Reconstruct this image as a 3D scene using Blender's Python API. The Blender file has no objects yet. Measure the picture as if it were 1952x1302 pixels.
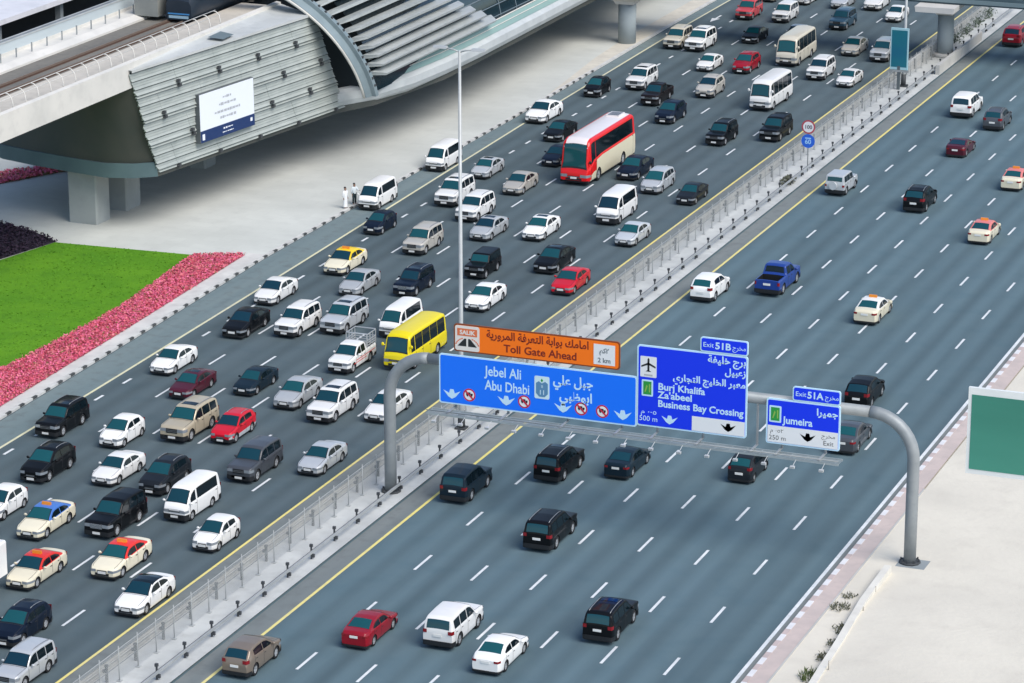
import bpy, bmesh, math, random
import numpy as np
from mathutils import Vector, Matrix

random.seed(7)
S = bpy.context.scene
COL = S.collection
R = math.radians

# ------------------------------------------------------------------ camera
cd = bpy.data.cameras.new("camera")
cam = bpy.data.objects.new("camera", cd)
COL.objects.link(cam)
cd.sensor_width = 36.0
cd.lens = 36.0 * 6000.0 / 1952.0
cd.clip_start = 1.0
cd.clip_end = 4000.0
cam.location = (0.0, 0.0, 65.3)
cam.rotation_euler = (R(90.0 - 17.0578), 0.0, R(21.7507))
S.camera = cam

# ------------------------------------------------------------------ sky, sun, exposure
SUN_EL, SUN_AZ = R(50.0), R(116.0)        # azimuth from +Y towards +X
w = bpy.data.worlds.new("World")
S.world = w
w.use_nodes = True
nt = w.node_tree
sky = nt.nodes.new("ShaderNodeTexSky")
sky.sky_type = 'NISHITA'
sky.sun_disc = False
sky.sun_elevation = SUN_EL
sky.sun_rotation = SUN_AZ
sky.air_density = 1.0
sky.dust_density = 1.4
sky.ozone_density = 1.6
nt.links.new(sky.outputs[0], nt.nodes["Background"].inputs[0])
nt.nodes["Background"].inputs[1].default_value = 0.115
sl = bpy.data.lights.new("sun", 'SUN')
sl.energy = 2.05
sl.angle = R(42.0)
sl.color = (1.0, 0.95, 0.88)
so = bpy.data.objects.new("sun", sl)
COL.objects.link(so)
sd = Vector((math.sin(SUN_AZ) * math.cos(SUN_EL), math.cos(SUN_AZ) * math.cos(SUN_EL), math.sin(SUN_EL)))
so.rotation_euler = (-sd).to_track_quat('-Z', 'Y').to_euler()
so.location = (0, 100, 120)
S.view_settings.view_transform = 'Standard'
S.view_settings.look = 'None'
S.view_settings.exposure = 0.65
S.view_settings.gamma = 1.0

# ------------------------------------------------------------------ materials
MATS = {}
def principled(name, col, rough=0.6, metal=0.0, coat=0.0, spec=0.5):
    if name in MATS:
        return MATS[name]
    m = bpy.data.materials.new(name)
    m.use_nodes = True
    b = m.node_tree.nodes["Principled BSDF"]
    b.inputs["Base Color"].default_value = (*col, 1)
    b.inputs["Roughness"].default_value = rough
    b.inputs["Metallic"].default_value = metal
    b.inputs["Coat Weight"].default_value = coat
    b.inputs["Coat Roughness"].default_value = 0.08
    b.inputs["Specular IOR Level"].default_value = spec
    MATS[name] = m
    return m

def noisy(name, c1, c2, scale=1.0, rough=0.8, stretch=(1, 1, 1), c3=None, scale3=8.0, fac3=0.3, bump=0.0, bscale=30.0, lo=0.35, hi=0.65, metal=0.0, spec=0.3):
    """two colours mixed by a stretched noise, a finer third one on top, and a little bump, all in object space"""
    if name in MATS:
        return MATS[name]
    m = principled(name, c1, rough, metal, 0, spec)
    t = m.node_tree
    N, L = t.nodes, t.links
    b = N["Principled BSDF"]
    tc = N.new("ShaderNodeTexCoord")
    mp = N.new("ShaderNodeMapping"); mp.inputs["Scale"].default_value = stretch
    L.new(tc.outputs["Object"], mp.inputs[0])
    n1 = N.new("ShaderNodeTexNoise"); n1.inputs["Scale"].default_value = scale; n1.inputs["Detail"].default_value = 6
    L.new(mp.outputs[0], n1.inputs["Vector"])
    mr = N.new("ShaderNodeMapRange"); mr.inputs[1].default_value = lo; mr.inputs[2].default_value = hi
    L.new(n1.outputs["Fac"], mr.inputs[0])
    mx = N.new("ShaderNodeMix"); mx.data_type = 'RGBA'
    mx.inputs[6].default_value = (*c1, 1); mx.inputs[7].default_value = (*c2, 1)
    L.new(mr.outputs[0], mx.inputs[0])
    out = mx.outputs[2]
    if c3 is not None:
        n2 = N.new("ShaderNodeTexNoise"); n2.inputs["Scale"].default_value = scale3; n2.inputs["Detail"].default_value = 4
        L.new(tc.outputs["Object"], n2.inputs["Vector"])
        m3 = N.new("ShaderNodeMapRange"); m3.inputs[1].default_value = 0.5; m3.inputs[2].default_value = 0.75; m3.inputs[4].default_value = fac3
        L.new(n2.outputs["Fac"], m3.inputs[0])
        x2 = N.new("ShaderNodeMix"); x2.data_type = 'RGBA'
        L.new(m3.outputs[0], x2.inputs[0]); L.new(out, x2.inputs[6]); x2.inputs[7].default_value = (*c3, 1)
        out = x2.outputs[2]
    L.new(out, b.inputs["Base Color"])
    if bump > 0:
        nb = N.new("ShaderNodeTexNoise"); nb.inputs["Scale"].default_value = bscale; nb.inputs["Detail"].default_value = 3
        L.new(tc.outputs["Object"], nb.inputs["Vector"])
        bp = N.new("ShaderNodeBump"); bp.inputs["Strength"].default_value = bump; bp.inputs["Distance"].default_value = 0.05
        L.new(nb.outputs["Fac"], bp.inputs["Height"]); L.new(bp.outputs[0], b.inputs["Normal"])
    return m

def paved(name, c1, c2, joint, sx, sy, rough=0.8):
    """concrete flags: noise colour plus thin darker joints from a brick texture"""
    m = noisy(name, c1, c2, 0.12, rough, c3=tuple(0.8 * v for v in c1), scale3=0.9, fac3=0.35, bump=0.15, bscale=4)
    t = m.node_tree; N, L = t.nodes, t.links
    b = N["Principled BSDF"]
    src = b.inputs["Base Color"].links[0].from_socket
    tc = [n for n in N if n.type == 'TEX_COORD'][0]
    br = N.new("ShaderNodeTexBrick")
    br.inputs["Scale"].default_value = 1.0
    br.inputs["Brick Width"].default_value = sx; br.inputs["Row Height"].default_value = sy
    br.inputs["Mortar Size"].default_value = 0.035; br.inputs["Mortar Smooth"].default_value = 0.5
    br.inputs["Color1"].default_value = (1, 1, 1, 1); br.inputs["Color2"].default_value = (0.95, 0.95, 0.95, 1)
    br.inputs["Mortar"].default_value = (*joint, 1)
    L.new(tc.outputs["Object"], br.inputs["Vector"])
    mx = N.new("ShaderNodeMix"); mx.data_type = 'RGBA'; mx.blend_type = 'MULTIPLY'; mx.inputs[0].default_value = 1
    L.new(src, mx.inputs[6]); L.new(br.outputs["Color"], mx.inputs[7])
    L.new(mx.outputs[2], b.inputs["Base Color"])
    return m

# ------------------------------------------------------------------ mesh helpers
def add_box(bm, x0, x1, y0, y1, z0, z1, mi=0):
    v = [bm.verts.new(p) for p in ((x0, y0, z0), (x1, y0, z0), (x1, y1, z0), (x0, y1, z0), (x0, y0, z1), (x1, y0, z1), (x1, y1, z1), (x0, y1, z1))]
    for q in ((3, 2, 1, 0), (4, 5, 6, 7), (0, 1, 5, 4), (1, 2, 6, 5), (2, 3, 7, 6), (3, 0, 4, 7)):
        f = bm.faces.new([v[i] for i in q]); f.material_index = mi
    return v

def add_bar(bm, a, b, r, n=6, r2=None, mi=0, caps=True):
    a, b = Vector(a), Vector(b)
    d = (b - a).normalized()
    u = d.orthogonal().normalized(); v = d.cross(u)
    r2 = r if r2 is None else r2
    A = [bm.verts.new(a + (u * math.cos(2 * math.pi * i / n) + v * math.sin(2 * math.pi * i / n)) * r) for i in range(n)]
    B = [bm.verts.new(b + (u * math.cos(2 * math.pi * i / n) + v * math.sin(2 * math.pi * i / n)) * r2) for i in range(n)]
    for i in range(n):
        f = bm.faces.new((A[i], A[(i + 1) % n], B[(i + 1) % n], B[i])); f.smooth = n > 5; f.material_index = mi
    if caps:
        bm.faces.new(list(reversed(A))).material_index = mi
        bm.faces.new(B).material_index = mi

def add_tube(bm, pts, r, n=8, mi=0):
    """smooth tube through points; r a number or a list"""
    P = [Vector(p) for p in pts]
    rs = r if isinstance(r, (list, tuple)) else [r] * len(P)
    rings = []
    up = None
    for i, p in enumerate(P):
        d = (P[min(i + 1, len(P) - 1)] - P[max(i - 1, 0)]).normalized()
        u = d.orthogonal().normalized() if up is None else (up - d * up.dot(d)).normalized()
        up = u
        v = d.cross(u)
        rings.append([bm.verts.new(p + (u * math.cos(2 * math.pi * k / n) + v * math.sin(2 * math.pi * k / n)) * rs[i]) for k in range(n)])
    for a, b in zip(rings, rings[1:]):
        for k in range(n):
            f = bm.faces.new((a[k], a[(k + 1) % n], b[(k + 1) % n], b[k])); f.smooth = True; f.material_index = mi
    bm.faces.new(list(reversed(rings[0]))).material_index = mi
    bm.faces.new(rings[-1]).material_index = mi

def add_prism(bm, poly, axis, t0, t1, mi=0):
    """polygon (list of 2-tuples) pushed along an axis: 'x' poly=(y,z), 'y' poly=(x,z), 'z' poly=(x,y)"""
    def P(p, t):
        return {'x': (t, p[0], p[1]), 'y': (p[0], t, p[1]), 'z': (p[0], p[1], t)}[axis]
    A = [bm.verts.new(P(p, t0)) for p in poly]
    B = [bm.verts.new(P(p, t1)) for p in poly]
    n = len(poly)
    fs = [bm.faces.new(A), bm.faces.new(B)]
    for i in range(n):
        fs.append(bm.faces.new((A[i], A[(i + 1) % n], B[(i + 1) % n], B[i])))
    for f in fs:
        f.material_index = mi
    bmesh.ops.recalc_face_normals(bm, faces=fs)

def add_grid(bm, G, mi=0, smooth=True):
    """grid of points (list of rows)"""
    V = [[bm.verts.new(p) for p in row] for row in G]
    for a, b in zip(V, V[1:]):
        for i in range(len(a) - 1):
            f = bm.faces.new((a[i], a[i + 1], b[i + 1], b[i])); f.smooth = smooth; f.material_index = mi
    return V

def link(name, bm, mats, parent=None, sharp=None):
    me = bpy.data.meshes.new(name)
    bm.to_mesh(me); bm.free()
    for m in (mats if isinstance(mats, (list, tuple)) else [mats]):
        me.materials.append(m)
    if sharp:
        me.set_sharp_from_angle(angle=R(sharp))
    o = bpy.data.objects.new(name, me)
    COL.objects.link(o)
    if parent is not None:
        o.parent = parent
    return o

def tag(o, label, cat, group=None):
    o["label"] = label; o["category"] = cat
    if group:
        o["group"] = group
    return o

def thing(name, label, cat, loc=(0, 0, 0), group=None):
    o = bpy.data.objects.new(name, None)
    o.empty_display_size = 0.3
    COL.objects.link(o); o.location = loc
    return tag(o, label, cat, group)

def structure(name, bm, mats):
    o = link(name, bm, mats)
    o["kind"] = "structure"
    return o

def text_mesh(bm, body, x, z, size, yfront, align='LEFT', depth=0.006, mi=0, width=None, bold=0.0):
    """lettering standing in the xz plane and facing -y, baseline at (x, z)"""
    cu = bpy.data.curves.new("letters", 'FONT')
    cu.body = body; cu.size = size; cu.align_x = align; cu.extrude = depth; cu.offset = bold
    cu.resolution_u = 3
    o = bpy.data.objects.new("letters", cu)
    COL.objects.link(o)
    dg = bpy.context.evaluated_depsgraph_get()
    me = bpy.data.meshes.new_from_object(o.evaluated_get(dg))
    bpy.data.objects.remove(o); bpy.data.curves.remove(cu)
    co = [v.co.copy() for v in me.vertices]
    k = 1.0
    if width and co:
        ext = max(c.x for c in co) - min(c.x for c in co)
        k = width / max(ext, 1e-4)
    V = [bm.verts.new((x + c.x * k, yfront - c.z, z + c.y)) for c in co]
    for p in me.polygons:
        try:
            f = bm.faces.new([V[i] for i in p.vertices]); f.material_index = mi
        except ValueError:
            pass
    bpy.data.meshes.remove(me)

# ------------------------------------------------------------------ the ground, roads and markings
ASPH_L = noisy("asphalt_jammed_side", (0.072, 0.102, 0.114), (0.085, 0.117, 0.130), 0.5, 0.85, (1.3, 0.025, 1), (0.058, 0.090, 0.105), 0.5, 0.5, 0.25, 60, 0.3, 0.7)
ASPH_R = noisy("asphalt_flowing_side", (0.082, 0.130, 0.152), (0.100, 0.155, 0.177), 0.5, 0.85, (1.3, 0.025, 1), (0.072, 0.124, 0.148), 0.45, 0.55, 0.25, 60, 0.3, 0.7)
ASPH_E = noisy("asphalt_shoulder", (0.145, 0.195, 0.205), (0.172, 0.22, 0.225), 0.4, 0.9, (2, .08, 1), (0.11, 0.125, 0.125), 1.2, 0.5, 0.25, 60)
ASPH_G = noisy("asphalt_dusty_edge", (0.155, 0.180, 0.182), (0.195, 0.215, 0.21), 0.4, 0.9, (2, .08, 1), (0.11, 0.12, 0.12), 1.0, 0.5, 0.25, 60)
WHITEPAINT = noisy("road_paint_white", (0.72, 0.74, 0.74), (0.58, 0.61, 0.62), 1.2, 0.7, (1, .5, 1), (0.42, 0.45, 0.46), 3.0, 0.5)
YELLOWPAINT = noisy("road_paint_yellow", (0.74, 0.63, 0.19), (0.68, 0.60, 0.27), 0.4, 0.7, (1, .3, 1), (0.45, 0.41, 0.24), 2.5, 0.55)
PALEYELLOW = noisy("road_paint_pale_yellow", (0.66, 0.63, 0.40), (0.60, 0.58, 0.42), 0.4, 0.7, (1, .3, 1), (0.42, 0.42, 0.34), 2.5, 0.6)
CONC = noisy("concrete_pale", (0.50, 0.49, 0.46), (0.42, 0.42, 0.40), 0.25, 0.85, c3=(0.33, 0.33, 0.32), scale3=1.1, fac3=0.35, bump=0.2, bscale=3)
CONC_D = noisy("concrete_grey", (0.27, 0.30, 0.31), (0.22, 0.25, 0.26), 0.3, 0.85, c3=(0.16, 0.18, 0.19), scale3=0.9, fac3=0.35, bump=0.2, bscale=3)
PLAZA = paved("plaza_paving", (0.58, 0.595, 0.555), (0.505, 0.52, 0.485), (0.93, 0.93, 0.93), 2.4, 1.2)
MEDIANC = noisy("median_concrete", (0.53, 0.545, 0.525), (0.42, 0.435, 0.425), 0.35, 0.85, c3=(0.33, 0.335, 0.32), scale3=1.3, fac3=0.4, bump=0.3, bscale=6)
SAND = noisy("pale_sand", (0.67, 0.63, 0.535), (0.59, 0.555, 0.475), 0.12, 0.95, c3=(0.50, 0.465, 0.40), scale3=0.6, fac3=0.35, bump=0.5, bscale=3)
PINKPAVE = noisy("pink_paving", (0.55, 0.46, 0.42), (0.48, 0.41, 0.38), 0.6, 0.9, c3=(0.40, 0.35, 0.33), scale3=2.0, fac3=0.4, bump=0.2, bscale=8)
GRASS = noisy("lawn_green", (0.070, 0.215, 0.004), (0.10, 0.262, 0.006), 0.22, 0.95, c3=(0.045, 0.150, 0.003), scale3=1.1, fac3=0.4, bump=1.0, bscale=9)
GALV = noisy("galvanised_steel", (0.36, 0.38, 0.385), (0.29, 0.31, 0.32), 0.8, 0.5, c3=(0.22, 0.24, 0.25), scale3=3, fac3=0.3, metal=0.35)
POSTGREY = noisy("pole_grey", (0.30, 0.325, 0.335), (0.25, 0.275, 0.285), 0.9, 0.5, c3=(0.20, 0.22, 0.23), scale3=2.5, fac3=0.3, metal=0.2)
DARKPOST = principled("dark_post", (0.05, 0.055, 0.06), 0.7)
MIDPOST = noisy("post_weathered", (0.17, 0.185, 0.18), (0.11, 0.12, 0.12), 3, .7)
PALEPOST = noisy("post_pale", (0.40, 0.42, 0.415), (0.33, 0.35, 0.35), 2, .6)

def lane_wear(m, x0, pitch, amt):
    """oil-darkened lane middles, broken up by noise along the lane"""
    t = m.node_tree; N, L = t.nodes, t.links; b = N["Principled BSDF"]
    src = b.inputs["Base Color"].links[0].from_socket
    tc = [n for n in N if n.type == 'TEX_COORD'][0]
    sx = N.new("ShaderNodeSeparateXYZ"); L.new(tc.outputs["Object"], sx.inputs[0])
    a = N.new("ShaderNodeMath"); a.operation = 'SUBTRACT'; a.inputs[1].default_value = x0; L.new(sx.outputs["X"], a.inputs[0])
    k = N.new("ShaderNodeMath"); k.operation = 'MULTIPLY'; k.inputs[1].default_value = 4 * math.pi / pitch; L.new(a.outputs[0], k.inputs[0])
    c = N.new("ShaderNodeMath"); c.operation = 'COSINE'; L.new(k.outputs[0], c.inputs[0])
    mp = N.new("ShaderNodeMapping"); mp.inputs["Scale"].default_value = (.5, .03, 1); L.new(tc.outputs["Object"], mp.inputs[0])
    nz = N.new("ShaderNodeTexNoise"); nz.inputs["Scale"].default_value = 1.0; nz.inputs["Detail"].default_value = 4; L.new(mp.outputs[0], nz.inputs["Vector"])
    r_ = N.new("ShaderNodeMapRange"); r_.inputs[1].default_value = -1; r_.inputs[2].default_value = 1; L.new(c.outputs[0], r_.inputs[0])
    p = N.new("ShaderNodeMath"); p.operation = 'MULTIPLY'; L.new(r_.outputs[0], p.inputs[0]); L.new(nz.outputs["Fac"], p.inputs[1])
    # long dark overlay strips where lanes were resurfaced or dripped on
    m2 = N.new("ShaderNodeMapping"); m2.inputs["Scale"].default_value = (.22, .006, 1); L.new(tc.outputs["Object"], m2.inputs[0])
    n2 = N.new("ShaderNodeTexNoise"); n2.inputs["Scale"].default_value = 1.0; n2.inputs["Detail"].default_value = 5; L.new(m2.outputs[0], n2.inputs["Vector"])
    q2 = N.new("ShaderNodeMapRange"); q2.inputs[1].default_value = .42; q2.inputs[2].default_value = .62; q2.inputs[4].default_value = .38; L.new(n2.outputs["Fac"], q2.inputs[0])
    ad = N.new("ShaderNodeMath"); ad.operation = 'ADD'; L.new(p.outputs[0], ad.inputs[0]); L.new(q2.outputs[0], ad.inputs[1])
    v = N.new("ShaderNodeMath"); v.operation = 'MULTIPLY_ADD'; v.inputs[1].default_value = -amt; v.inputs[2].default_value = 1.0 + amt * .45; L.new(ad.outputs[0], v.inputs[0])
    hs = N.new("ShaderNodeHueSaturation"); L.new(src, hs.inputs["Color"]); L.new(v.outputs[0], hs.inputs["Value"]); L.new(hs.outputs[0], b.inputs["Base Color"])
lane_wear(ASPH_L, -82.05, 3.6, .36)
lane_wear(ASPH_R, -67.55, 3.65, .38)

def sheet(name, polys, z, m):
    bm = bmesh.new()
    for p in polys:
        f = bm.faces.new([bm.verts.new((a, b, z)) for a, b in p])
        if f.normal.z < 0: f.normal_flip()
    return structure(name, bm, m)

Y0, Y1 = 40.0, 700.0
def band(x0, x1, y0=Y0, y1=Y1): return [(x0, y0), (x1, y0), (x1, y1), (x0, y1)]
sheet("ground", [band(-1500, 1500, -300, 3000)], -0.05, SAND)
sheet("road_jammed_side", [band(-108.0, -76.4)], 0.0, ASPH_L)
sheet("road_flowing_side", [band(-72.9, -45.15)], 0.0, ASPH_R)
KX = [(40, -100.6), (146, -102.75), (171, -103.5), (191, -104.05), (211, -104.75), (240, -104.75), (262, -104.6), (290, -104.9), (310, -105.2), (420, -105.5), (700, -105.5)]
kx = lambda y: float(np.interp(y, [k[0] for k in KX], [k[1] for k in KX]))
AX = [(40, -99.2), (163, -100.55), (181, -100.9), (205, -101.45), (240, -102.45), (262, -103.05), (290, -103.55), (310, -103.9), (700, -104.2)]
ax = lambda y: float(np.interp(y, [k[0] for k in AX], [k[1] for k in AX]))
ys = [40, 100, 146, 160, 171, 181, 191, 201, 211, 225, 240, 262, 290, 310, 420, 700]
bm = bmesh.new()
add_grid(bm, [[(kx(y) + .1, y, .004), (ax(y), y, .004)] for y in ys]); structure("road_shoulder", bm, ASPH_E)
bm = bmesh.new()
add_grid(bm, [[(-78.3, y, .004), (-76.4, y, .004)] for y in (Y0, 200, Y1)])
add_grid(bm, [[(-72.75, y, .004), (-71.4, y, .004)] for y in (Y0, 200, Y1)])
add_grid(bm, [[(-45.5, y, .004), (-45.1, y, .004)] for y in (Y0, 200, Y1)])
structure("road_dusty_edges", bm, ASPH_G)

# lane markings
bm = bmesh.new()
def dash(x, yc, ln, wd=.17, z=.008):
    vs = [bm.verts.new(p) for p in ((x - wd / 2, yc - ln / 2, z), (x + wd / 2, yc - ln / 2, z), (x + wd / 2, yc + ln / 2, z), (x - wd / 2, yc + ln / 2, z))]
    bm.faces.new(vs)
for x, ph in ((-82.05, 148.4), (-85.67, 148.2), (-89.25, 147.4), (-92.85, 148.05), (-96.3, 147.1)):
    for k in range(-8, 40): dash(x, ph + 7.8 * k, 2.5)
for x, ph in ((-67.55, 155.5), (-63.9, 155.14), (-60.27, 155.05), (-56.63, 155.2), (-52.92, 154.4), (-49.29, 154.17)):
    for k in range(-8, 40): dash(x, ph + 7.81 * k, 2.5)
for k in range(-12, 50):
    y = 163.68 + 3.945 * k
    dash(-99.73 - .0028 * (y - 170), y, 1.2, .2)
# the arrow on the far lane
for q in ([(-102.2, 316.2), (-102.0, 316.2), (-102.0, 314.4), (-102.2, 314.4)], [(-102.55, 314.4), (-101.65, 314.4), (-102.1, 312.4)]):
    bm.faces.new([bm.verts.new((a, b, .009)) for a, b in q])
bmesh.ops.recalc_face_normals(bm, faces=bm.faces[:])
structure("lane_markings", bm, WHITEPAINT)
bm = bmesh.new()
for y0, y1 in ((Y0, 160), (160, 240), (240, 330), (330, Y1)):
    add_grid(bm, [[(-45.72 + .0 * y, y, .008), (-45.5, y, .008)] for y in (y0, y1)])
structure("edge_line_white", bm, WHITEPAINT)
bm = bmesh.new()
add_grid(bm, [[(-78.50, y, .008), (-78.32, y, .008)] for y in (Y0, 200, Y1)])
add_grid(bm, [[(-71.42, y, .008), (-71.23, y, .008)] for y in (Y0, 200, Y1)])
structure("edge_lines_yellow", bm, YELLOWPAINT)
bm = bmesh.new()
add_grid(bm, [[(ax(y) - .1, y, .008), (ax(y) + .1, y, .008)] for y in ys])
structure("edge_line_pale", bm, PALEYELLOW)

# kerbs
KERBW = noisy("kerb_white", (0.60, 0.60, 0.57), (0.50, 0.50, 0.48), 1.0, 0.85, c3=(0.36, 0.36, 0.34), scale3=3, fac3=0.5)
KERBB = noisy("kerb_black", (0.055, 0.06, 0.06), (0.08, 0.085, 0.085), 1.0, 0.85)
bm = bmesh.new()
y = 120.0; i = 0
while y < 420:
    ln = 1.08 if i % 2 else 0.70
    x0, x1 = kx(y), kx(y + ln)
    mi = 0 if i % 2 else 1
    A = [(x0 - .34, y), (x0, y), (x1, y + ln - .012), (x1 - .34, y + ln - .012)]
    add_prism(bm, A, 'z', -.04, .16, 0)
    if mi and y < 284:
        add_prism(bm, [(x0 - .17, y + .03), (x0 + .006, y + .03), (x1 + .006, y + ln - .05), (x1 - .17, y + ln - .05)], 'z', .02, .165, 1)
    y += ln; i += 1
structure("kerb_striped", bm, [KERBW, KERBB])
bm = bmesh.new()
y = 100.0; i = 0
while y < 420:
    ln = 0.95 if i % 2 else 0.80
    add_box(bm, -45.14, -44.84, y, y + ln - .01, -.04, .15, 0 if i % 2 else 1)
    y += ln; i += 1
structure("kerb_right", bm, [noisy("kerb_white_bright", (0.72, 0.72, 0.72), (0.62, 0.62, 0.63), 1, .8), noisy("kerb_pink", (0.52, 0.43, 0.41), (0.45, 0.38, 0.36), 1, .85)])
bm = bmesh.new()
add_prism(bm, [(-76.4, -.05), (-72.95, -.05), (-72.8, .14), (-76.4, .14)], 'y', Y0, Y1)
structure("median_strip", bm, MEDIANC)

# left plaza, path beside the kerb, lawn
bm = bmesh.new()
add_grid(bm, [[(-260, y, .13), (kx(y) - .29, y, .13)] for y in ys]); structure("plaza_paving", bm, PLAZA)
bm = bmesh.new()
yy = [110, 130, 146, 160, 171, 181, 191, 201, 211.5]
add_grid(bm, [[(kx(y) - 1.15 - .012 * (y - 170), y, .137), (kx(y) - .29, y, .137)] for y in yy]); structure("path_beside_kerb", bm, noisy("path_stone", (0.62, 0.61, 0.58), (0.52, 0.51, 0.49), .5, .85, c3=(.4, .39, .38), scale3=1.6, fac3=.4))
LAWN = [(-110.0, 209.3), (-109.85, 206.6), (-109.4, 203.2), (-108.9, 199.0), (-108.5, 194.5), (-108.4, 190.0), (-108.5, 184.5), (-108.75, 178.6), (-109.0, 172), (-109.2, 160), (-109.3, 140), (-150, 140), (-150, 190), (-123.4, 201.7), (-121.9, 208.6)]
bm = bmesh.new()
f = bm.faces.new([bm.verts.new((a, b, .16)) for a, b in LAWN])
if f.normal.z < 0: f.normal_flip()
o = structure("lawn", bm, GRASS)

bm = bmesh.new()
add_grid(bm, [[(kx(y) - .34 - 1.9 * min(1, (y - 272) / 22), y, .145), (kx(y) - .335, y, .145)] for y in (272, 280, 290, 300, 320, 360, 420)])
structure("path_far_edge", bm, noisy("path_cream", (0.62, 0.585, 0.50), (0.54, 0.51, 0.44), .5, .85, c3=(.40, .385, .34), scale3=1.4, fac3=.45))
# short grass blades along the lawn, one mass
random.seed(3)
def inside(x, y, P):
    c = False; j = len(P) - 1
    for i in range(len(P)):
        if (P[i][1] > y) != (P[j][1] > y) and x < (P[j][0] - P[i][0]) * (y - P[i][1]) / (P[j][1] - P[i][1]) + P[i][0]: c = not c
        j = i
    return c
bm = bmesh.new()
cnt = 0
while cnt < 6000:
    x, y = random.uniform(-127, -108), random.uniform(165, 210)
    if not inside(x, y, LAWN): continue
    cnt += 1
    a = random.uniform(0, 6.28); l = random.uniform(.03, .07); r = random.uniform(.05, .12)
    p = [bm.verts.new(q) for q in ((x - r * math.cos(a), y - r * math.sin(a), .16), (x + r * math.cos(a), y + r * math.sin(a), .16), (x + random.uniform(-.1, .1), y + random.uniform(-.1, .1), .16 + l))]
    bm.faces.new(p).material_index = random.choice((0, 0, 1))
o = link("grass_blades", bm, [principled("grass_blade", (0.075, 0.225, 0.005), .9), principled("grass_blade_light", (0.085, 0.235, 0.006), .9)])
o["kind"] = "stuff"; tag(o, "short bright green grass of the lawn", "grass")

def foliage_bed(name, region, n, mats, wts, label, cat, bounds, h=.35, size=.16, seed=1):
    random.seed(seed)
    bm = bmesh.new(); k = 0
    f = bm.faces.new([bm.verts.new((a, b, .17)) for a, b in region]); f.material_index = len(mats) - 1
    if f.normal.z < 0: f.normal_flip()
    while k < n:
        x, y = random.uniform(bounds[0], bounds[1]), random.uniform(bounds[2], bounds[3])
        if not inside(x, y, region): continue
        k += 1
        patch = math.sin(x * 1.9 + 3 * math.sin(y * .55)) + math.sin(y * 1.1 + x * .7)
        mi = random.choices(range(len(mats)), wts)[0]
        if patch > .9 and random.random() < .4: mi = 1
        z = .17 + random.uniform(.05, h)
        for _ in range(3):
            u = Vector((random.gauss(0, 1), random.gauss(0, 1), random.gauss(0, .6))).normalized() * size * random.uniform(.5, 1)
            v = Vector((random.gauss(0, 1), random.gauss(0, 1), random.gauss(0, .6))).normalized() * size * random.uniform(.5, 1)
            c = Vector((x, y, z)) + Vector((random.uniform(-.12, .12), random.uniform(-.12, .12), random.uniform(-.06, .06)))
            q = [bm.verts.new(c - u), bm.verts.new(c + v), bm.verts.new(c + u), bm.verts.new(c - v)]
            bm.faces.new(q).material_index = mi
    o = link(name, bm, mats)
    o["kind"] = "stuff"
    return tag(o, label, cat)

BED = [(-110.0, 209.3), (-109.85, 206.6), (-109.4, 203.2), (-108.9, 199.0), (-108.5, 194.5), (-108.4, 190.0), (-108.5, 184.5), (-108.75, 178.6), (-109.0, 172), (-109.2, 160), (-109.3, 140)]
INN = [(kx(y) - 1.15 - .012 * (y - 170), y) for y in (140, 160, 171, 181, 191, 201, 207, 210.8)]
foliage_bed("flower_bed", BED + INN, 23000, [principled("petal_pink", (0.74, 0.16, 0.29), .8), principled("petal_red", (0.66, 0.11, 0.17), .8), principled("petal_coral", (0.68, 0.20, 0.22), .8),
    principled("petal_dark", (0.52, 0.07, 0.14), .8), principled("leaf_olive", (0.22, 0.16, 0.06), .9), principled("bed_soil", (0.45, 0.10, 0.15), .95)], (5, 4, 4, 1.6, .9, 0),
    "strip of pink and red flowers between the lawn and the kerb", "flower bed", (-112, -101, 140, 212), .20, .10, seed=5)
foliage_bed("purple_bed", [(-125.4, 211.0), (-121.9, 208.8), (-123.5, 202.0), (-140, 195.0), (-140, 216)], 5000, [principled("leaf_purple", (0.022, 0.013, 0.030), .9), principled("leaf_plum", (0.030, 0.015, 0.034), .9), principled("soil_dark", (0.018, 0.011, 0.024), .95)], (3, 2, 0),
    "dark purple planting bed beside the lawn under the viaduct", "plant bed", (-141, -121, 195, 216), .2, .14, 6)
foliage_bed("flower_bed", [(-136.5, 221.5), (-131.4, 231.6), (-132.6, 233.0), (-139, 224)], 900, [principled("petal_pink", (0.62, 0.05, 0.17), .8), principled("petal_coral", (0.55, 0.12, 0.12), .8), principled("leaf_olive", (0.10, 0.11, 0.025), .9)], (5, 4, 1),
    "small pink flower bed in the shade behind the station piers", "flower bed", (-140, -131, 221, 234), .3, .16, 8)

# right-hand verge: pink paving, sand terrace behind a low wall
sheet("verge_sand", [band(-43.82, 60)], 0.10, SAND)
sheet("verge_paving", [band(-44.84, -43.9)], 0.12, PINKPAVE)
bm = bmesh.new(); add_box(bm, -43.9, -43.8, Y0, 178, .0, .155); structure("kerb_verge_edge", bm, CONC)
bm = bmesh.new()
rows = []
for y in [60, 120, 140, 155, 160, 163, 166, 170, 176, 184]:
    t = max(0, min(1, (166 - y) / 14.0)); t = t * t * (3 - 2 * t)
    hgt = .104 + .40 * t
    xw = float(np.interp(y, [120, 145, 152, 158, 163.6], [-41.3, -41.35, -41.7, -42.1, -42.2]))
    rows.append([(x, y, hgt + (0.06 * math.sin(x * .9 + y * .35) * min(1, abs(x + 42) * .3) * t)) for x in (xw, -40, -38, -35, -32, -28, -22, -10, 40)])
add_grid(bm, rows); structure("sand_terrace", bm, SAND)
bm = bmesh.new()
WP = [(-41.35, 120), (-41.4, 145), (-41.75, 152), (-42.15, 158), (-42.25, 163.6)]
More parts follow.
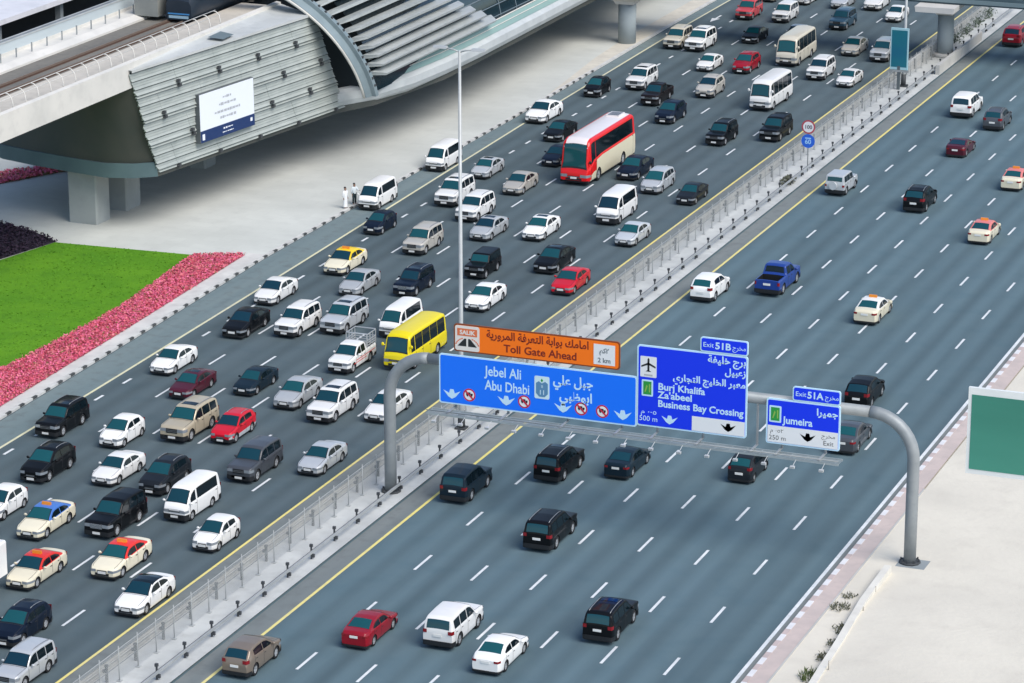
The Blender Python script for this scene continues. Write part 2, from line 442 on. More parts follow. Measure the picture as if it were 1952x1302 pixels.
for (xa, ya), (xb, yb) in zip(WP, WP[1:]):
    add_prism(bm, [(xa - .16, ya), (xa + .24, ya), (xb + .24, yb), (xb - .16, yb)], 'z', 0, .56)
wl = link("low_wall", bm, noisy("wall_render", (0.70, 0.68, 0.61), (0.62, 0.60, 0.54), .8, .85, c3=(.5, .48, .43), scale3=2, fac3=.35))
tag(wl, "low cream wall along the sand beside the road", "wall")
for i, (x, y) in enumerate(((-41.15, 147.9), (-41.95, 160.0), (-41.75, 156.8))):
    bm = bmesh.new(); add_bar(bm, (x, y, .3), (x, y, 1.0 if i == 0 else .62), .035, 6)
    o = link("stake", bm, principled("stake_grey", (0.38, 0.35, 0.30), .8))
    tag(o, ("tallest thin stake behind the low cream wall", "short stake on the low wall nearest the gantry foot", "short stake on the low wall, second from the gantry foot")[i], "stake", "stakes along the low wall")

def weed(x, y, r, n, label, seed, leafcol):
    random.seed(seed)
    bm = bmesh.new()
    for _ in range(n):
        a = random.uniform(0, 6.28); d = r * math.sqrt(random.random()); h = random.uniform(.1, .55) * r * 1.3
        c = Vector((x + d * math.cos(a), y + d * math.sin(a) * 1.2, .1))
        tip = c + Vector((random.gauss(0, .12), random.gauss(0, .12), h))
        s = Vector((random.gauss(0, 1), random.gauss(0, 1), .2)).normalized() * random.uniform(.02, .06)
        m = (c + tip) / 2 + Vector((random.gauss(0, .05), random.gauss(0, .05), 0))
        vs = [bm.verts.new(p) for p in (c, m + s, tip, m - s)]
        bm.faces.new(vs)
    o = link("weed_plant", bm, principled(*leafcol))
    tag(o, label, "weed", "weeds on the verge")
GREEN = ("weed_green", (0.085, 0.12, 0.035), .9); DRY = ("weed_dry", (0.11, 0.115, 0.075), .9)
weed(-41.9, 147.4, .65, 200, "largest green weed clump against the low wall at the picture bottom", 1, GREEN)
weed(-42.0, 150.2, .5, 120, "weed clump on the low wall just above the largest green clump", 2, DRY)
weed(-42.05, 152.2, .42, 90, "sparse weed along the low wall in the middle of the row", 3, DRY)
weed(-42.15, 154.2, .55, 110, "dark weed clump along the low wall nearest the stake", 4, DRY)
weed(-43.2, 157.4, .5, 90, "dry tuft on the verge beside the pink paving", 5, DRY)
weed(-43.2, 159.2, .35, 50, "smallest dry tuft at the upper end of the pink paving", 6, DRY)

# ------------------------------------------------------------------ median barriers
def wbeam(bm, x, y0, y1, z, sg):
    prof = [(0, -.155), (.08 * sg, -.10), (.08 * sg, -.05), (0, 0), (.08 * sg, .05), (.08 * sg, .10), (0, .155)]
    add_grid(bm, [[(x + a, y, z + b) for a, b in prof] for y in np.linspace(y0, y1, 40)], smooth=False)
    add_grid(bm, [[(x + a - .012 * sg, y, z + b) for a, b in reversed(prof)] for y in np.linspace(y0, y1, 40)], smooth=False)
rail1 = thing("guard_rail", "corrugated steel crash barrier with dark posts on the jammed side of the median", "barrier", (-76.2, 125, 0))
def rel(root, x, y, z=0): return Vector((x, y, z)) - Vector(root.location)
bm = bmesh.new()
wbeam(bm, -76.42, 120, 330, .68, -1)
wbeam(bm, -76.42, 120, 330, .34, -1)
o = link("rail_beam", bm, noisy("barrier_zinc", (0.44, 0.44, 0.41), (0.36, 0.36, 0.34), .6, .6, c3=(.2, .2, .19), scale3=2, fac3=.4, metal=.2), rail1); o.location = rel(rail1, 0, 0)
pm = None
for k in range(62):
    y = 123.65 + 3.15 * k
    if pm is None:
        bm = bmesh.new(); add_box(bm, -.07, .07, -.05, .05, 0, 1.02); add_box(bm, -.22, .0, -.045, .045, .55, .72); add_box(bm, -.085, .085, -.07, .07, .90, 1.02)
        pm = link("post", bm, MIDPOST, rail1)
        o = pm
    else:
        o = pm.copy(); COL.objects.link(o)
    o.location = rel(rail1, -75.85, y, .12)

MESHW = bpy.data.materials.new("fence_wire"); MESHW.use_nodes = True
_t = MESHW.node_tree; _b = _t.nodes["Principled BSDF"]
_b.inputs["Base Color"].default_value = (0.56, 0.58, 0.58, 1); _b.inputs["Roughness"].default_value = .5; _b.inputs["Metallic"].default_value = .3
_tc = _t.nodes.new("ShaderNodeTexCoord"); _mp = _t.nodes.new("ShaderNodeMapping"); _mp.inputs["Rotation"].default_value = (R(45), 0, 0)
_t.links.new(_tc.outputs["Object"], _mp.inputs[0])
_sp = _t.nodes.new("ShaderNodeSeparateXYZ"); _t.links.new(_mp.outputs[0], _sp.inputs[0])
_mx = None
for ax_ in ("Y", "Z"):
    a = _t.nodes.new("ShaderNodeMath"); a.operation = 'MULTIPLY'; a.inputs[1].default_value = 14.0; _t.links.new(_sp.outputs[ax_], a.inputs[0])
    fr = _t.nodes.new("ShaderNodeMath"); fr.operation = 'FRACT'; _t.links.new(a.outputs[0], fr.inputs[0])
    lt = _t.nodes.new("ShaderNodeMath"); lt.operation = 'LESS_THAN'; lt.inputs[1].default_value = 0.15; _t.links.new(fr.outputs[0], lt.inputs[0])
    if _mx is None: _mx = lt
    else:
        m_ = _t.nodes.new("ShaderNodeMath"); m_.operation = 'MAXIMUM'; _t.links.new(_mx.outputs[0], m_.inputs[0]); _t.links.new(lt.outputs[0], m_.inputs[1]); _mx = m_
_t.links.new(_mx.outputs[0], _b.inputs["Alpha"])
fence = thing("wire_fence", "wire mesh fence on thin grey posts along the median", "fence", (-75.35, 125, .14))
bm = bmesh.new()
add_grid(bm, [[(0, y - 125, .08), (0, y - 125, 1.75)] for y in np.linspace(120, 330, 40)], smooth=False)
link("wire_mesh", bm, MESHW, fence)
bm = bmesh.new()
add_tube(bm, [(0.0, y - 125, 1.78) for y in (120, 330)], .022, 5); add_tube(bm, [(0, y - 125, .95) for y in (120, 330)], .012, 4)
link("top_rail", bm, GALV, fence)
pm = None
for k in range(98):
    y = 125.3 + 2.05 * k
    if pm is None:
        bm = bmesh.new(); add_bar(bm, (.03, 0, 0), (.03, 0, 1.98), .026, 6); add_box(bm, -.10, .16, -.12, .12, 0, .05)
        pm = link("post", bm, PALEPOST, fence); o = pm
    else:
        o = pm.copy(); COL.objects.link(o)
    o.location = (0, y - 125, 0)

rail2 = thing("guard_rail", "slim pale crash rail with dark capped posts on the flowing side of the median", "barrier", (-73.6, 125, 0.1))
bm = bmesh.new()
add_box(bm, .10, .22, -5, 205, .50, .62); add_box(bm, .08, .10, -5, 205, .62, .64, 1)
link("rail_beam", bm, [noisy("rail_pale", (0.42, 0.44, 0.44), (0.34, 0.36, 0.36), .7, .55, metal=.2), DARKPOST], rail2)
pm = None
for k in range(64):
    y = 121.8 + 3.15 * k
    if pm is None:
        bm = bmesh.new(); add_box(bm, -.04, .04, -.045, .045, 0, .92); add_box(bm, -.085, .085, -.075, .075, .79, .95); add_box(bm, -.02, .20, -.065, .065, .16, .36)
        pm = link("post", bm, DARKPOST, rail2); o = pm
    else:
        o = pm.copy(); COL.objects.link(o)
    o.location = (0, y - 125, 0)
# the dry bush by the speed signs
random.seed(12)
bm = bmesh.new()
for _ in range(240):
    a = random.uniform(0, 6.28); d = random.uniform(0, 1.0)
    c = Vector((-74.0 + d * .6 * math.cos(a), 248.2 + d * 1.5 * math.sin(a), .14 + random.uniform(0, .7) * (1 - .5 * d)))
    u = Vector((random.gauss(0, 1), random.gauss(0, 1), random.gauss(0, 1))).normalized() * .11; v = Vector((random.gauss(0, 1), random.gauss(0, 1), random.gauss(0, 1))).normalized() * .09
    bm.faces.new([bm.verts.new(p) for p in (c - u, c + v, c + u, c - v)])
o = link("dry_bush", bm, principled("bush_dry", (0.12, 0.13, 0.09), .9)); tag(o, "low dry bush on the median below the speed signs", "bush")

# ------------------------------------------------------------------ lamp posts, small signs
LAMPGREY = noisy("lamp_post_grey", (0.46, 0.48, 0.48), (0.40, 0.42, 0.42), .8, .45, c3=(.32, .34, .34), scale3=2, fac3=.25, metal=.15)
def lamp_post(y, ztop, label, x=-74.62):
    t = thing("lamp_post", label, "lamp post", (x, y, .14), "lamp posts on the median")
    bm = bmesh.new()
    add_tube(bm, [(0, 0, .25), (0, 0, 3.2)], [.19, .19], 12); add_tube(bm, [(0, 0, 3.2), (0, 0, 3.35), (0, 0, ztop)], [.19, .15, .09], 12)
    link("pole", bm, LAMPGREY, t)
    bm = bmesh.new(); add_box(bm, -.35, .35, -.35, .35, 0, .12); add_bar(bm, (0, 0, .1), (0, 0, 1.2), .24, 12); link("base", bm, DARKPOST, t)
    for sg in (-1, 1):
        bm = bmesh.new(); add_tube(bm, [(0, 0, ztop - .12), (sg * .4, 0, ztop + .02), (sg * 1.0, 0, ztop + .1)], .05, 8); link("arm", bm, LAMPGREY, t)
        bm = bmesh.new()
        add_prism(bm, [(-.20, 0), (.20, 0), (.13, .13), (-.13, .13)], 'x', .85, 1.75)
        for v in bm.verts:
            v.co.x *= sg; v.co.z += ztop + .06
        bmesh.ops.recalc_face_normals(bm, faces=bm.faces[:])
        hd = link("lamp_head", bm, LAMPGREY, t)
        bm = bmesh.new(); add_box(bm, min(sg * .95, sg * 1.65), max(sg * .95, sg * 1.65), -.13, .13, ztop + .035, ztop + .06); link("lens", bm, principled("lamp_lens", (0.5, 0.5, 0.48), .2), hd)
    return t
lamp_post(178.2, 24.9, "tall pale lamp post with two arms rising behind the orange sign")
lamp_post(288.6, 24.9, "pale lamp post behind the teal panel near the footbridge", -74.75)

SIGNBACK = principled("sign_back_grey", (0.30, 0.31, 0.32), .5, .3)
t = thing("panel_sign", "upright teal panel on a post in the median", "sign", (-74.85, 287, .14))
bm = bmesh.new(); add_box(bm, -.14, .14, -.02, .26, 0, 2.3); link("post", bm, principled("post_dark_grey", (0.09, 0.11, 0.12), .5), t)
bm = bmesh.new(); add_box(bm, -.86, .86, .0, .22, 1.95, 5.95); link("frame", bm, principled("frame_pale_teal", (0.35, 0.55, 0.60), .4), t)
bm = bmesh.new(); add_box(bm, -.76, .76, -.012, 0.0, 2.2, 5.75); link("panel", bm, noisy("panel_teal", (0.006, 0.12, 0.20), (0.008, 0.155, 0.19), .4, .35, spec=.5), t)
bm = bmesh.new(); add_box(bm, -.95, .95, -.06, .30, 1.72, 1.92); link("sill", bm, GALV, t)

def disc(bm, x, y, z, r, th=.02, n=28, mi=0):
    add_bar(bm, (x, y, z), (x, y - th, z), r, n, mi=mi)
t = thing("speed_sign", "pair of round speed signs on one post, white over blue", "sign", (-73.6, 252.7, .1))
bm = bmesh.new(); add_bar(bm, (0, .06, 0), (0, .06, 4.5), .045, 8); link("post", bm, GALV, t)
bm = bmesh.new(); disc(bm, 0, 0, 3.95, .60); disc(bm, 0, -.022, 3.95, .47, .008, mi=1); text_mesh(bm, "100", 0, 3.80, .46, -.034, 'CENTER', mi=2, bold=.012)
link("speed_disc", bm, [principled("sign_red", (0.42, 0.05, 0.08), .4), principled("sign_white", (0.76, 0.76, 0.78), .4), principled("sign_black", (0.10, 0.10, 0.12), .5)], t)
bm = bmesh.new(); disc(bm, 0, 0, 2.72, .60); text_mesh(bm, "60", 0, 2.48, .56, -.024, 'CENTER', mi=1, bold=.012)
add_box(bm, -.26, .26, -.03, -.021, 2.92, 3.02, 1)
link("minimum_disc", bm, [principled("sign_blue_disc", (0.015, 0.12, 0.62), .4), principled("sign_pale_blue", (0.35, 0.60, 0.85), .4)], t)

# green sign board, mostly outside the picture
t = thing("green_signboard", "big plain green board in a white frame at the right edge", "signboard", (-30.2, 130, 0))
bm = bmesh.new(); add_box(bm, .0, 6.2, .0, .16, 18.72, 22.72); link("frame", bm, noisy("frame_white", (0.74, 0.77, 0.75), (0.68, 0.71, 0.70), .5, .4), t)
gm = noisy("green_board", (0.022, 0.165, 0.120), (0.050, 0.26, 0.19), .18, .25, (.15, 1, 1), spec=.5)  # darker and lighter green mixed to imitate a soft gradient reflection
bm = bmesh.new(); add_box(bm, .16, 6.04, -.02, -.002, 18.94, 22.40); link("panel", bm, gm, t)
bm = bmesh.new(); add_bar(bm, (5.2, .5, .1), (5.2, .5, 22.0), .32, 14); add_box(bm, .6, 5.6, .17, .55, 20.2, 20.5); link("post", bm, POSTGREY, t)

# ------------------------------------------------------------------ sign gantry
GY = 165.2
g = thing("sign_gantry", "grey tubular gantry arching over the road with curved corners", "gantry", (-74.0, GY, 0))
def gp(x, z, y=GY + .30): return Vector((x + 74.0, y - GY, z))
bm = bmesh.new()
def arc_pts(x0, x1, r, z0, top, bot):
    pts = [gp(x0, bot), gp(x0, z0)]
    return pts
ZB = 8.95
def elbow(xc, sg, r):
    return [gp(xc + sg * r * (1 - math.cos(a)), ZB - r + r * math.sin(a)) for a in np.linspace(0, math.pi / 2, 10)]
RL = 2.6
left = [gp(-74.0, .3), gp(-74.0, 3.0)] + elbow(-74.0, 1, RL)
right = list(reversed([gp(-41.45, .1), gp(-41.45, 3.0)] + elbow(-41.45, -1, RL)))
add_tube(bm, left, [.37] * 3 + [.36] * 9, 16)
link("post", bm, POSTGREY, g)
bm = bmesh.new(); add_tube(bm, right, .36, 16); link("post", bm, POSTGREY, g)
bm = bmesh.new(); add_tube(bm, [left[-1] + Vector((.01, 0, 0)), right[0] - Vector((.01, 0, 0))], .33, 16); link("beam", bm, POSTGREY, g)
for x, y, z in ((-74.0, GY + .35, 0.14), (-41.45, GY + .35, .13)):
    bm = bmesh.new()
    c = gp(x, z, y)
    add_bar(bm, c, c + Vector((0, 0, .12)), .62, 10)
    for k in range(8):
        a = k * math.pi / 4
        d = Vector((math.cos(a), math.sin(a), 0))
        add_box(bm, c.x + d.x * .52 - .04, c.x + d.x * .52 + .04, c.y + d.y * .52 - .04, c.y + d.y * .52 + .04, c.z + .12, c.z + .25)
        add_prism(bm, [(-.02, 0), (.02, 0), (.02, .5), (-.02, .5)], 'y', 0, .01)
    link("base_plate", bm, DARKPOST, g)
bm = bmesh.new(); c = gp(-41.2, .1); add_box(bm, c.x - .9, c.x + .8, c.y - .8, c.y + .7, .0, .128); link("footing", bm, CONC_D, g)
# catwalk below the signs
bm = bmesh.new()
CWX0, CWX1, CWZ = -70.9, -45.4, 6.02
def slope(x): return 0.0
for yy in (-.45, -1.35):
    add_box(bm, *(gp(CWX0, 0).x, gp(CWX1, 0).x), yy, yy + .05, CWZ, CWZ + .13)
for yy in np.arange(-1.26, -.50, .19):
    add_box(bm, gp(CWX0, 0).x, gp(CWX1, 0).x, yy, yy + .06, CWZ + .06, CWZ + .09)
for xx in np.arange(gp(CWX0, 0).x, gp(CWX1, 0).x, .9):
    add_box(bm, xx, xx + .05, -1.30, -.45, CWZ + .02, CWZ + .058)
link("catwalk", bm, noisy("grating_pale", (0.36, 0.41, 0.42), (0.30, 0.345, 0.355), .8, .5, metal=.15), g)
bm = bmesh.new()
for yy, zz in ((-1.36, CWZ + .28),):
    add_tube(bm, [(gp(CWX0, 0).x, yy, zz), (gp(CWX1, 0).x, yy, zz)], .025, 5)
link("handrail", bm, GALV, g)
for x in np.linspace(CWX0 + .8, CWX1 - .8, 15):
    bm = bmesh.new()
    xx = gp(x, 0).x
    add_bar(bm, (xx, -1.3, CWZ + .08), (xx, -2.0, CWZ - .12), .022, 5)
    add_prism(bm, [(-.08, -.02), (.08, -.02), (.11, .11), (-.11, .11)], 'x', xx - .13, xx + .13)
    for v in bm.verts:
        if abs(v.co.y) < .2 and v.co.z < 1: v.co += Vector((0, -2.05, CWZ - .20))
    link("flood_lamp", bm, noisy("lamp_casing", (0.50, 0.52, 0.52), (.42, .44, .44), 1, .4), g)
for x in (-69.6, -66.2, -62.4, -59.0, -56.8, -54.0, -50.7, -49.2, -46.6):
    xx = gp(x, 0).x; bm = bmesh.new()
    add_box(bm, xx - .06, xx + .06, -1.3, .25, CWZ + .135, CWZ + .20)
    add_box(bm, xx - .05, xx + .05, .06, .20, CWZ + .20, 8.75)
    link("bracket", bm, GALV, g)

# ---- the sign faces
SB1 = principled("sign_blue", (0.001, 0.175, 0.95), .45)
SB2 = principled("sign_blue_deep", (0.001, 0.034, 0.82), .45)
SW = principled("sign_face_white", (0.78, 0.80, 0.80), .45)
SPB = principled("sign_pale_border", (0.55, 0.78, 0.92), .45)
SO = principled("sign_orange", (0.98, 0.185, 0.001), .45)
SDR = principled("sign_dark_red_ink", (0.20, 0.012, 0.004), .5)
SBK = principled("sign_ink_black", (0.015, 0.018, 0.02), .5)
SRD = principled("sign_ring_red", (0.55, 0.02, 0.05), .5)
SGR = principled("sign_green", (0.02, 0.30, 0.05), .5)
SOD = principled("sign_orange_dark_border", (0.22, 0.05, 0.008), .5)
def rounded(x0, x1, z0, z1, r, n=5):
    out = []
    for cx_, cz_, a0 in ((x1 - r, z1 - r, 0), (x0 + r, z1 - r, 90), (x0 + r, z0 + r, 180), (x1 - r, z0 + r, 270)):
        for k in range(n + 1):
            a = R(a0 + 90 * k / n); out.append((cx_ + r * math.cos(a), cz_ + r * math.sin(a)))
    return out
def flat(bm, poly, y, mi=0, th=.006):
    add_prism(bm, poly, 'y', y - th, y, mi)
def rect(x0, x1, z0, z1): return [(x0, z0), (x1, z0), (x1, z1), (x0, z1)]
def board(root, x0, x1, z0, z1, face, border, r=.16, bw=.09):
    bm = bmesh.new(); flat(bm, rounded(x0, x1, z0, z1, r), 0, 0, .09); link("border", bm, border, root)
    bm = bmesh.new(); flat(bm, rounded(x0 + bw, x1 - bw, z0 + bw, z1 - bw, max(r - bw * .5, .03)), -.093, 0, .008); link("face", bm, face, root)
FY = -.104
def arrow(bm, x, z, s, mi=0):
    P = [(-1.0, .42), (-.32, .10), (-.2, .55), (.2, .55), (.32, .10), (1.0, .42), (.42, -.28), (0, -.52), (-.42, -.28)]
    for tri in ((0, 1, 8), (8, 1, 2), (8, 2, 3), (8, 3, 4), (8, 4, 6), (4, 5, 6), (8, 6, 7)):
        flat(bm, [(x + P[i][0] * s, z + P[i][1] * s) for i in tri], FY, mi)
def no_trucks(bm, x, z, r):
    flat(bm, [(x + r * math.cos(a), z + r * math.sin(a)) for a in np.linspace(0, 2 * math.pi, 24)[:-1]], FY, 1)
    flat(bm, [(x + .78 * r * math.cos(a), z + .78 * r * math.sin(a)) for a in np.linspace(0, 2 * math.pi, 24)[:-1]], FY - .007, 0)
    flat(bm, rect(x - .5 * r, x + .2 * r, z - .05 * r, z + .42 * r), FY - .014, 2); flat(bm, rect(x + .24 * r, x + .55 * r, z - .05 * r, z + .25 * r), FY - .014, 2)
    for q in (-.3, .35): flat(bm, [(x + q * r + .13 * r * math.cos(a), z - .12 * r + .13 * r * math.sin(a)) for a in np.linspace(0, 2 * math.pi, 10)[:-1]], FY - .014, 2)
    c = .60 * r
    flat(bm, [(x - c - .09 * r, z + c - .09 * r), (x - c + .09 * r, z + c + .09 * r), (x + c + .09 * r, z - c + .09 * r), (x + c - .09 * r, z - c - .09 * r)], FY - .021, 1)
def sign(name, label, x, z, cat="road sign"):
    t = thing(name, label, cat, (x, GY - .12, z)); return t
def letters(root, items, mats, name="lettering"):
    for it in items:
        bm = bmesh.new()
        body, x, z, size = it[:4]; kw = it[4] if len(it) > 4 else {}
        text_mesh(bm, body, x, z, size, FY, **kw)
        link(name, bm, mats, root)
# blue through-lane sign, 12.5 x 3.05 m
t = sign("road_sign", "wide bright blue sign for Jebel Ali and Abu Dhabi", -64.24, 6.45)
board(t, -6.28, 6.27, 0, 3.1, SB1, SPB)
letters(t, [("Jebel Ali", -3.3, 2.06, .86, dict(width=2.35, bold=.012)), ("Abu Dhabi", -3.32, 1.18, .86, dict(width=2.85, bold=.012)),
  ("\ufef2\ufee0\ufecb \ufede\ufe92\ufe9f", 1.02, 2.04, .80, dict(width=2.5, bold=.02)), ("\ufef2\ufe92\ufec7\ufeee\ufe91\ufe8d", 1.42, 1.12, .80, dict(width=2.05, bold=.02))], SPB)
bm = bmesh.new(); flat(bm, rounded(-.15, .80, 1.02, 2.42, .1), FY, 0)
flat(bm, [(-.05, 1.98), (.12, 2.10), (.32, 1.98), (.53, 2.10), (.70, 1.98), (.70, 1.35), (.50, 1.14), (.15, 1.14), (-.05, 1.35)], FY - .007, 1)
flat(bm, [(.32, 2.04), (.24, 2.16), (.32, 2.28), (.40, 2.16)], FY - .007, 2)
text_mesh(bm, "11", .33, 1.28, .42, FY - .014, 'CENTER', mi=0); text_mesh(bm, "\u0661\u0661", .33, 1.70, .26, FY - .014, 'CENTER', mi=0)
link("route_shield", bm, [principled("shield_pale", (0.62, 0.80, 0.84), .5), principled("shield_blue", (0.10, 0.25, 0.42), .5), SGR], t)
for x in (-5.45, -1.95, 1.66, 5.40):
    bm = bmesh.new(); arrow(bm, x, .62, .56); link("arrow", bm, SPB, t)
for x in (-4.32, -.80, 2.80, 4.13):
    bm = bmesh.new(); no_trucks(bm, x, .70, .40); link("no_truck_disc", bm, [SW, SRD, SBK], t)
# orange toll sign
t = sign("road_sign", "orange toll gate sign above the bright blue sign", -64.30, 9.80)
board(t, -5.25, 5.25, 0, 1.72, SO, SOD, .2, .08)
letters(t, [("\ufe94\ufef3\ufead\ufeed\ufeae\ufee4\ufedf\ufe8d \ufe94\ufed3\ufeae\ufecc\ufe98\ufedf\ufe8d \ufe94\ufe91\ufe8d\ufeee\ufe91 \ufeda\ufee3\ufe8e\ufee3\ufe8d", -3.15, 1.06, .66, dict(width=6.45, bold=.016)),
  ("Toll Gate Ahead", -2.05, .30, .66, dict(width=4.6, bold=.012))], SDR)
bm = bmesh.new(); flat(bm, rounded(-5.16, -3.60, .09, 1.63, .14), FY, 0)
flat(bm, rect(-5.02, -3.74, 1.00, 1.46), FY - .007, 1); text_mesh(bm, "SALIK", -4.38, 1.10, .36, FY - .014, 'CENTER', mi=0, width=1.0, bold=.012)
flat(bm, [(-5.0, .36), (-4.44, .36), (-4.44, .84), (-4.56, .84)], FY - .007, 2); flat(bm, [(-4.32, .36), (-3.76, .36), (-4.20, .84), (-4.32, .84)], FY - .007, 2)
for sg in (-1, 1):
    for k in range(5):
        a0, a1 = R(90 - sg * (22 + 11 * k)), R(90 - sg * (31 + 11 * k))
        q = [(-4.38 + .80 * rr * math.cos(a) , .30 + .62 * rr * math.sin(a)) for rr, a in ((.9, a0), (1.0, a0), (1.0, a1), (.9, a1))]
        flat(bm, q, FY - .007, 1)
link("toll_logo", bm, [principled("logo_cream", (0.76, 0.72, 0.66), .5), principled("logo_orange", (0.70, 0.17, 0.06), .5), SBK], t)
bm = bmesh.new(); flat(bm, rect(3.62, 4.95, .22, 1.46), FY, 0)
text_mesh(bm, "\ufee2\ufedb\u0662", 4.28, .95, .40, FY - .007, 'CENTER', mi=1, bold=.012); text_mesh(bm, "2 km", 4.28, .36, .40, FY - .007, 'CENTER', mi=1, bold=.01)
link("distance_plate", bm, [SW, principled("ink_grey", (0.16, 0.19, 0.20), .5)], t)
# dark blue exit sign 51B
t = sign("road_sign", "deep blue exit sign for Burj Khalifa and Business Bay Crossing", -54.62, 6.58)
board(t, -3.36, 3.36, 0, 4.94, SB2, SPB)
bm = bmesh.new(); flat(bm, rect(.05, 3.26, .10, .98), FY, 0); link("exit_panel", bm, SW, t)
letters(t, [("\ufe94\ufed4\ufef4\ufee0\ufea7 \ufe9d\ufeae\ufe91", .95, 4.36, .60, dict(width=2.3, bold=.016)), ("\ufede\ufef4\ufe92\ufecb\ufeaf", 2.0, 3.72, .56, dict(width=1.25, bold=.016)),
  ("\ufef1\ufead\ufe8e\ufea0\ufe98\ufedf\ufe8d \ufe9e\ufef4\ufee0\ufea8\ufedf\ufe8d \ufeae\ufe92\ufecc\ufee3", -1.15, 3.02, .56, dict(width=4.4, bold=.016)),
  ("Burj Khalifa", -2.06, 2.34, .58, dict(width=2.85, bold=.014)), ("Za'abeel", -2.06, 1.84, .58, dict(width=2.1, bold=.014)), ("Business Bay Crossing", -2.06, 1.30, .58, dict(width=5.2, bold=.014)),
  ("500 m", -3.2, .34, .44, dict(width=1.1)), ("\ufee1 \u0660\u0660\u0665", -3.1, .78, .38, dict(width=.95))], SPB)
bm = bmesh.new(); flat(bm, rounded(-3.16, -2.16, 3.02, 4.28, .06), FY, 0)
for q in ([(-.06, -.34), (.06, -.34), (.06, .40), (0, .48), (-.06, .40)], [(-.44, -.02), (0, .20), (0, .06), (-.44, -.12)], [(.44, -.02), (0, .20), (0, .06), (.44, -.12)], [(-.18, -.36), (0, -.24), (.18, -.36)]):
    flat(bm, [(-2.66 + a * 1.0, 3.72 + b) for a, b in q], FY - .007, 1)
flat(bm, rect(-2.92, -2.40, 3.10, 3.20), FY - .007, 2)
link("airport_symbol", bm, [SW, SBK, principled("ink_pale_grey", (.45, .46, .46), .5)], t)
def green_shield(t, x0, x1, z0, z1):
    bm = bmesh.new(); flat(bm, rounded(x0, x1, z0, z1, .06), FY, 0); flat(bm, rect(x0 + .10, x1 - .10, z0 + .10, z1 - .10), FY - .007, 1)
    cx_ = (x0 + x1) / 2; cz_ = (z0 + z1) / 2
    flat(bm, [(cx_ - .18, cz_ - .25), (cx_ - .10, cz_ - .25), (cx_ + .02, cz_ + .1), (cx_ - .05, cz_ + .2)], FY - .014, 2); flat(bm, [(cx_ + .1, cz_ - .25), (cx_ + .18, cz_ - .25), (cx_ + .18, cz_ + .25), (cx_ + .1, cz_ + .25)], FY - .014, 2)
    link("route_shield", bm, [SPB, SGR, principled("shield_lime", (.25, .45, .08), .5)], t)
green_shield(t, -3.06, -2.36, 1.86, 2.86)
bm = bmesh.new(); arrow(bm, -1.32, .55, .5); link("arrow", bm, SPB, t)
bm = bmesh.new(); arrow(bm, 2.26, .52, .48); link("arrow", bm, SBK, t)
t = sign("road_sign", "small blue exit 51B tab on top of the deep blue sign", -52.70, 11.55, "sign tab")
board(t, -1.44, 1.44, 0, .88, SB2, SPB, .14, .07)
letters(t, [("Exit", -1.28, .30, .40, dict(width=.62)), ("51B", -.55, .24, .56, dict(width=.95, bold=.014)), ("\ufe9d\ufeae\ufea8\ufee3", .50, .30, .40, dict(width=.80))], SPB)
# exit sign 51A
t = sign("road_sign", "blue and white exit sign for Jumeira", -47.88, 6.50)
board(t, -2.20, 2.20, 0, 2.72, SB2, SPB, .14)
bm = bmesh.new(); flat(bm, rect(-2.10, 2.10, .10, 1.10), FY, 0); link("exit_panel", bm, SW, t)
letters(t, [("\ufe8d\ufeae\ufef4\ufee4\ufe9f", .78, 2.02, .56, dict(width=1.25, bold=.016)), ("Jumeira", -1.18, 1.30, .60, dict(width=1.80, bold=.014))], SPB)
letters(t, [("250 m", -2.02, .24, .40, dict(width=1.0)), ("\ufee1 \u0660\u0665\u0662", -1.95, .70, .32, dict(width=.8)), ("\ufe9d\ufeae\ufea8\ufee3", 1.12, .72, .34, dict(width=.80)), ("Exit", 1.22, .26, .40, dict(width=.6))], principled("ink_grey", (0.16, 0.19, 0.20), .5), "distance_lettering")
green_shield(t, -2.02, -1.30, 1.30, 2.30)
bm = bmesh.new(); arrow(bm, .30, .60, .48); link("arrow", bm, SBK, t)
t = sign("road_sign", "small blue exit 51A tab on top of the Jumeira sign", -47.12, 9.24, "sign tab")
board(t, -1.42, 1.42, 0, .86, SB2, SPB, .14, .07)
letters(t, [("Exit", -1.26, .30, .40, dict(width=.62)), ("51A", -.55, .24, .56, dict(width=.95, bold=.014)), ("\ufe9d\ufeae\ufea8\ufee3", .50, .30, .40, dict(width=.80))], SPB)

# ------------------------------------------------------------------ elevated railway and its station
CLAD = noisy("cladding_grey_green", (0.40, 0.435, 0.41), (0.335, 0.37, 0.35), 0.5, 0.6, (1, 1, 2), (0.25, 0.285, 0.28), 1.2, 0.35, metal=0.1)
CLADTOP = noisy("roof_sheet_pale", (0.50, 0.52, 0.51), (0.43, 0.45, 0.44), 0.3, 0.7, c3=(0.33, 0.35, 0.345), scale3=.9, fac3=.4)
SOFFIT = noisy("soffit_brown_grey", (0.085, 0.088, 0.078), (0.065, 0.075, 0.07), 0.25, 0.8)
RIMTEAL = noisy("rim_slate", (0.105, 0.165, 0.18), (0.085, 0.135, 0.15), .4, .6)
CREAM = noisy("viaduct_cream", (0.66, 0.64, 0.59), (0.58, 0.57, 0.53), .25, .8, c3=(.46, .45, .42), scale3=1.0, fac3=.35)
RIB = noisy("arch_rib_grey", (0.24, 0.30, 0.32), (0.19, 0.245, 0.265), .5, .5, metal=.2)
LOUV = noisy("louvre_metal", (0.52, 0.55, 0.54), (0.43, 0.46, 0.455), .4, .45, (1, .3, 1), (0.28, 0.31, 0.31), 1.5, .4, metal=.25)
DGLASS = principled("station_glass", (0.008, 0.024, 0.034), .12, 0, 0, .7)
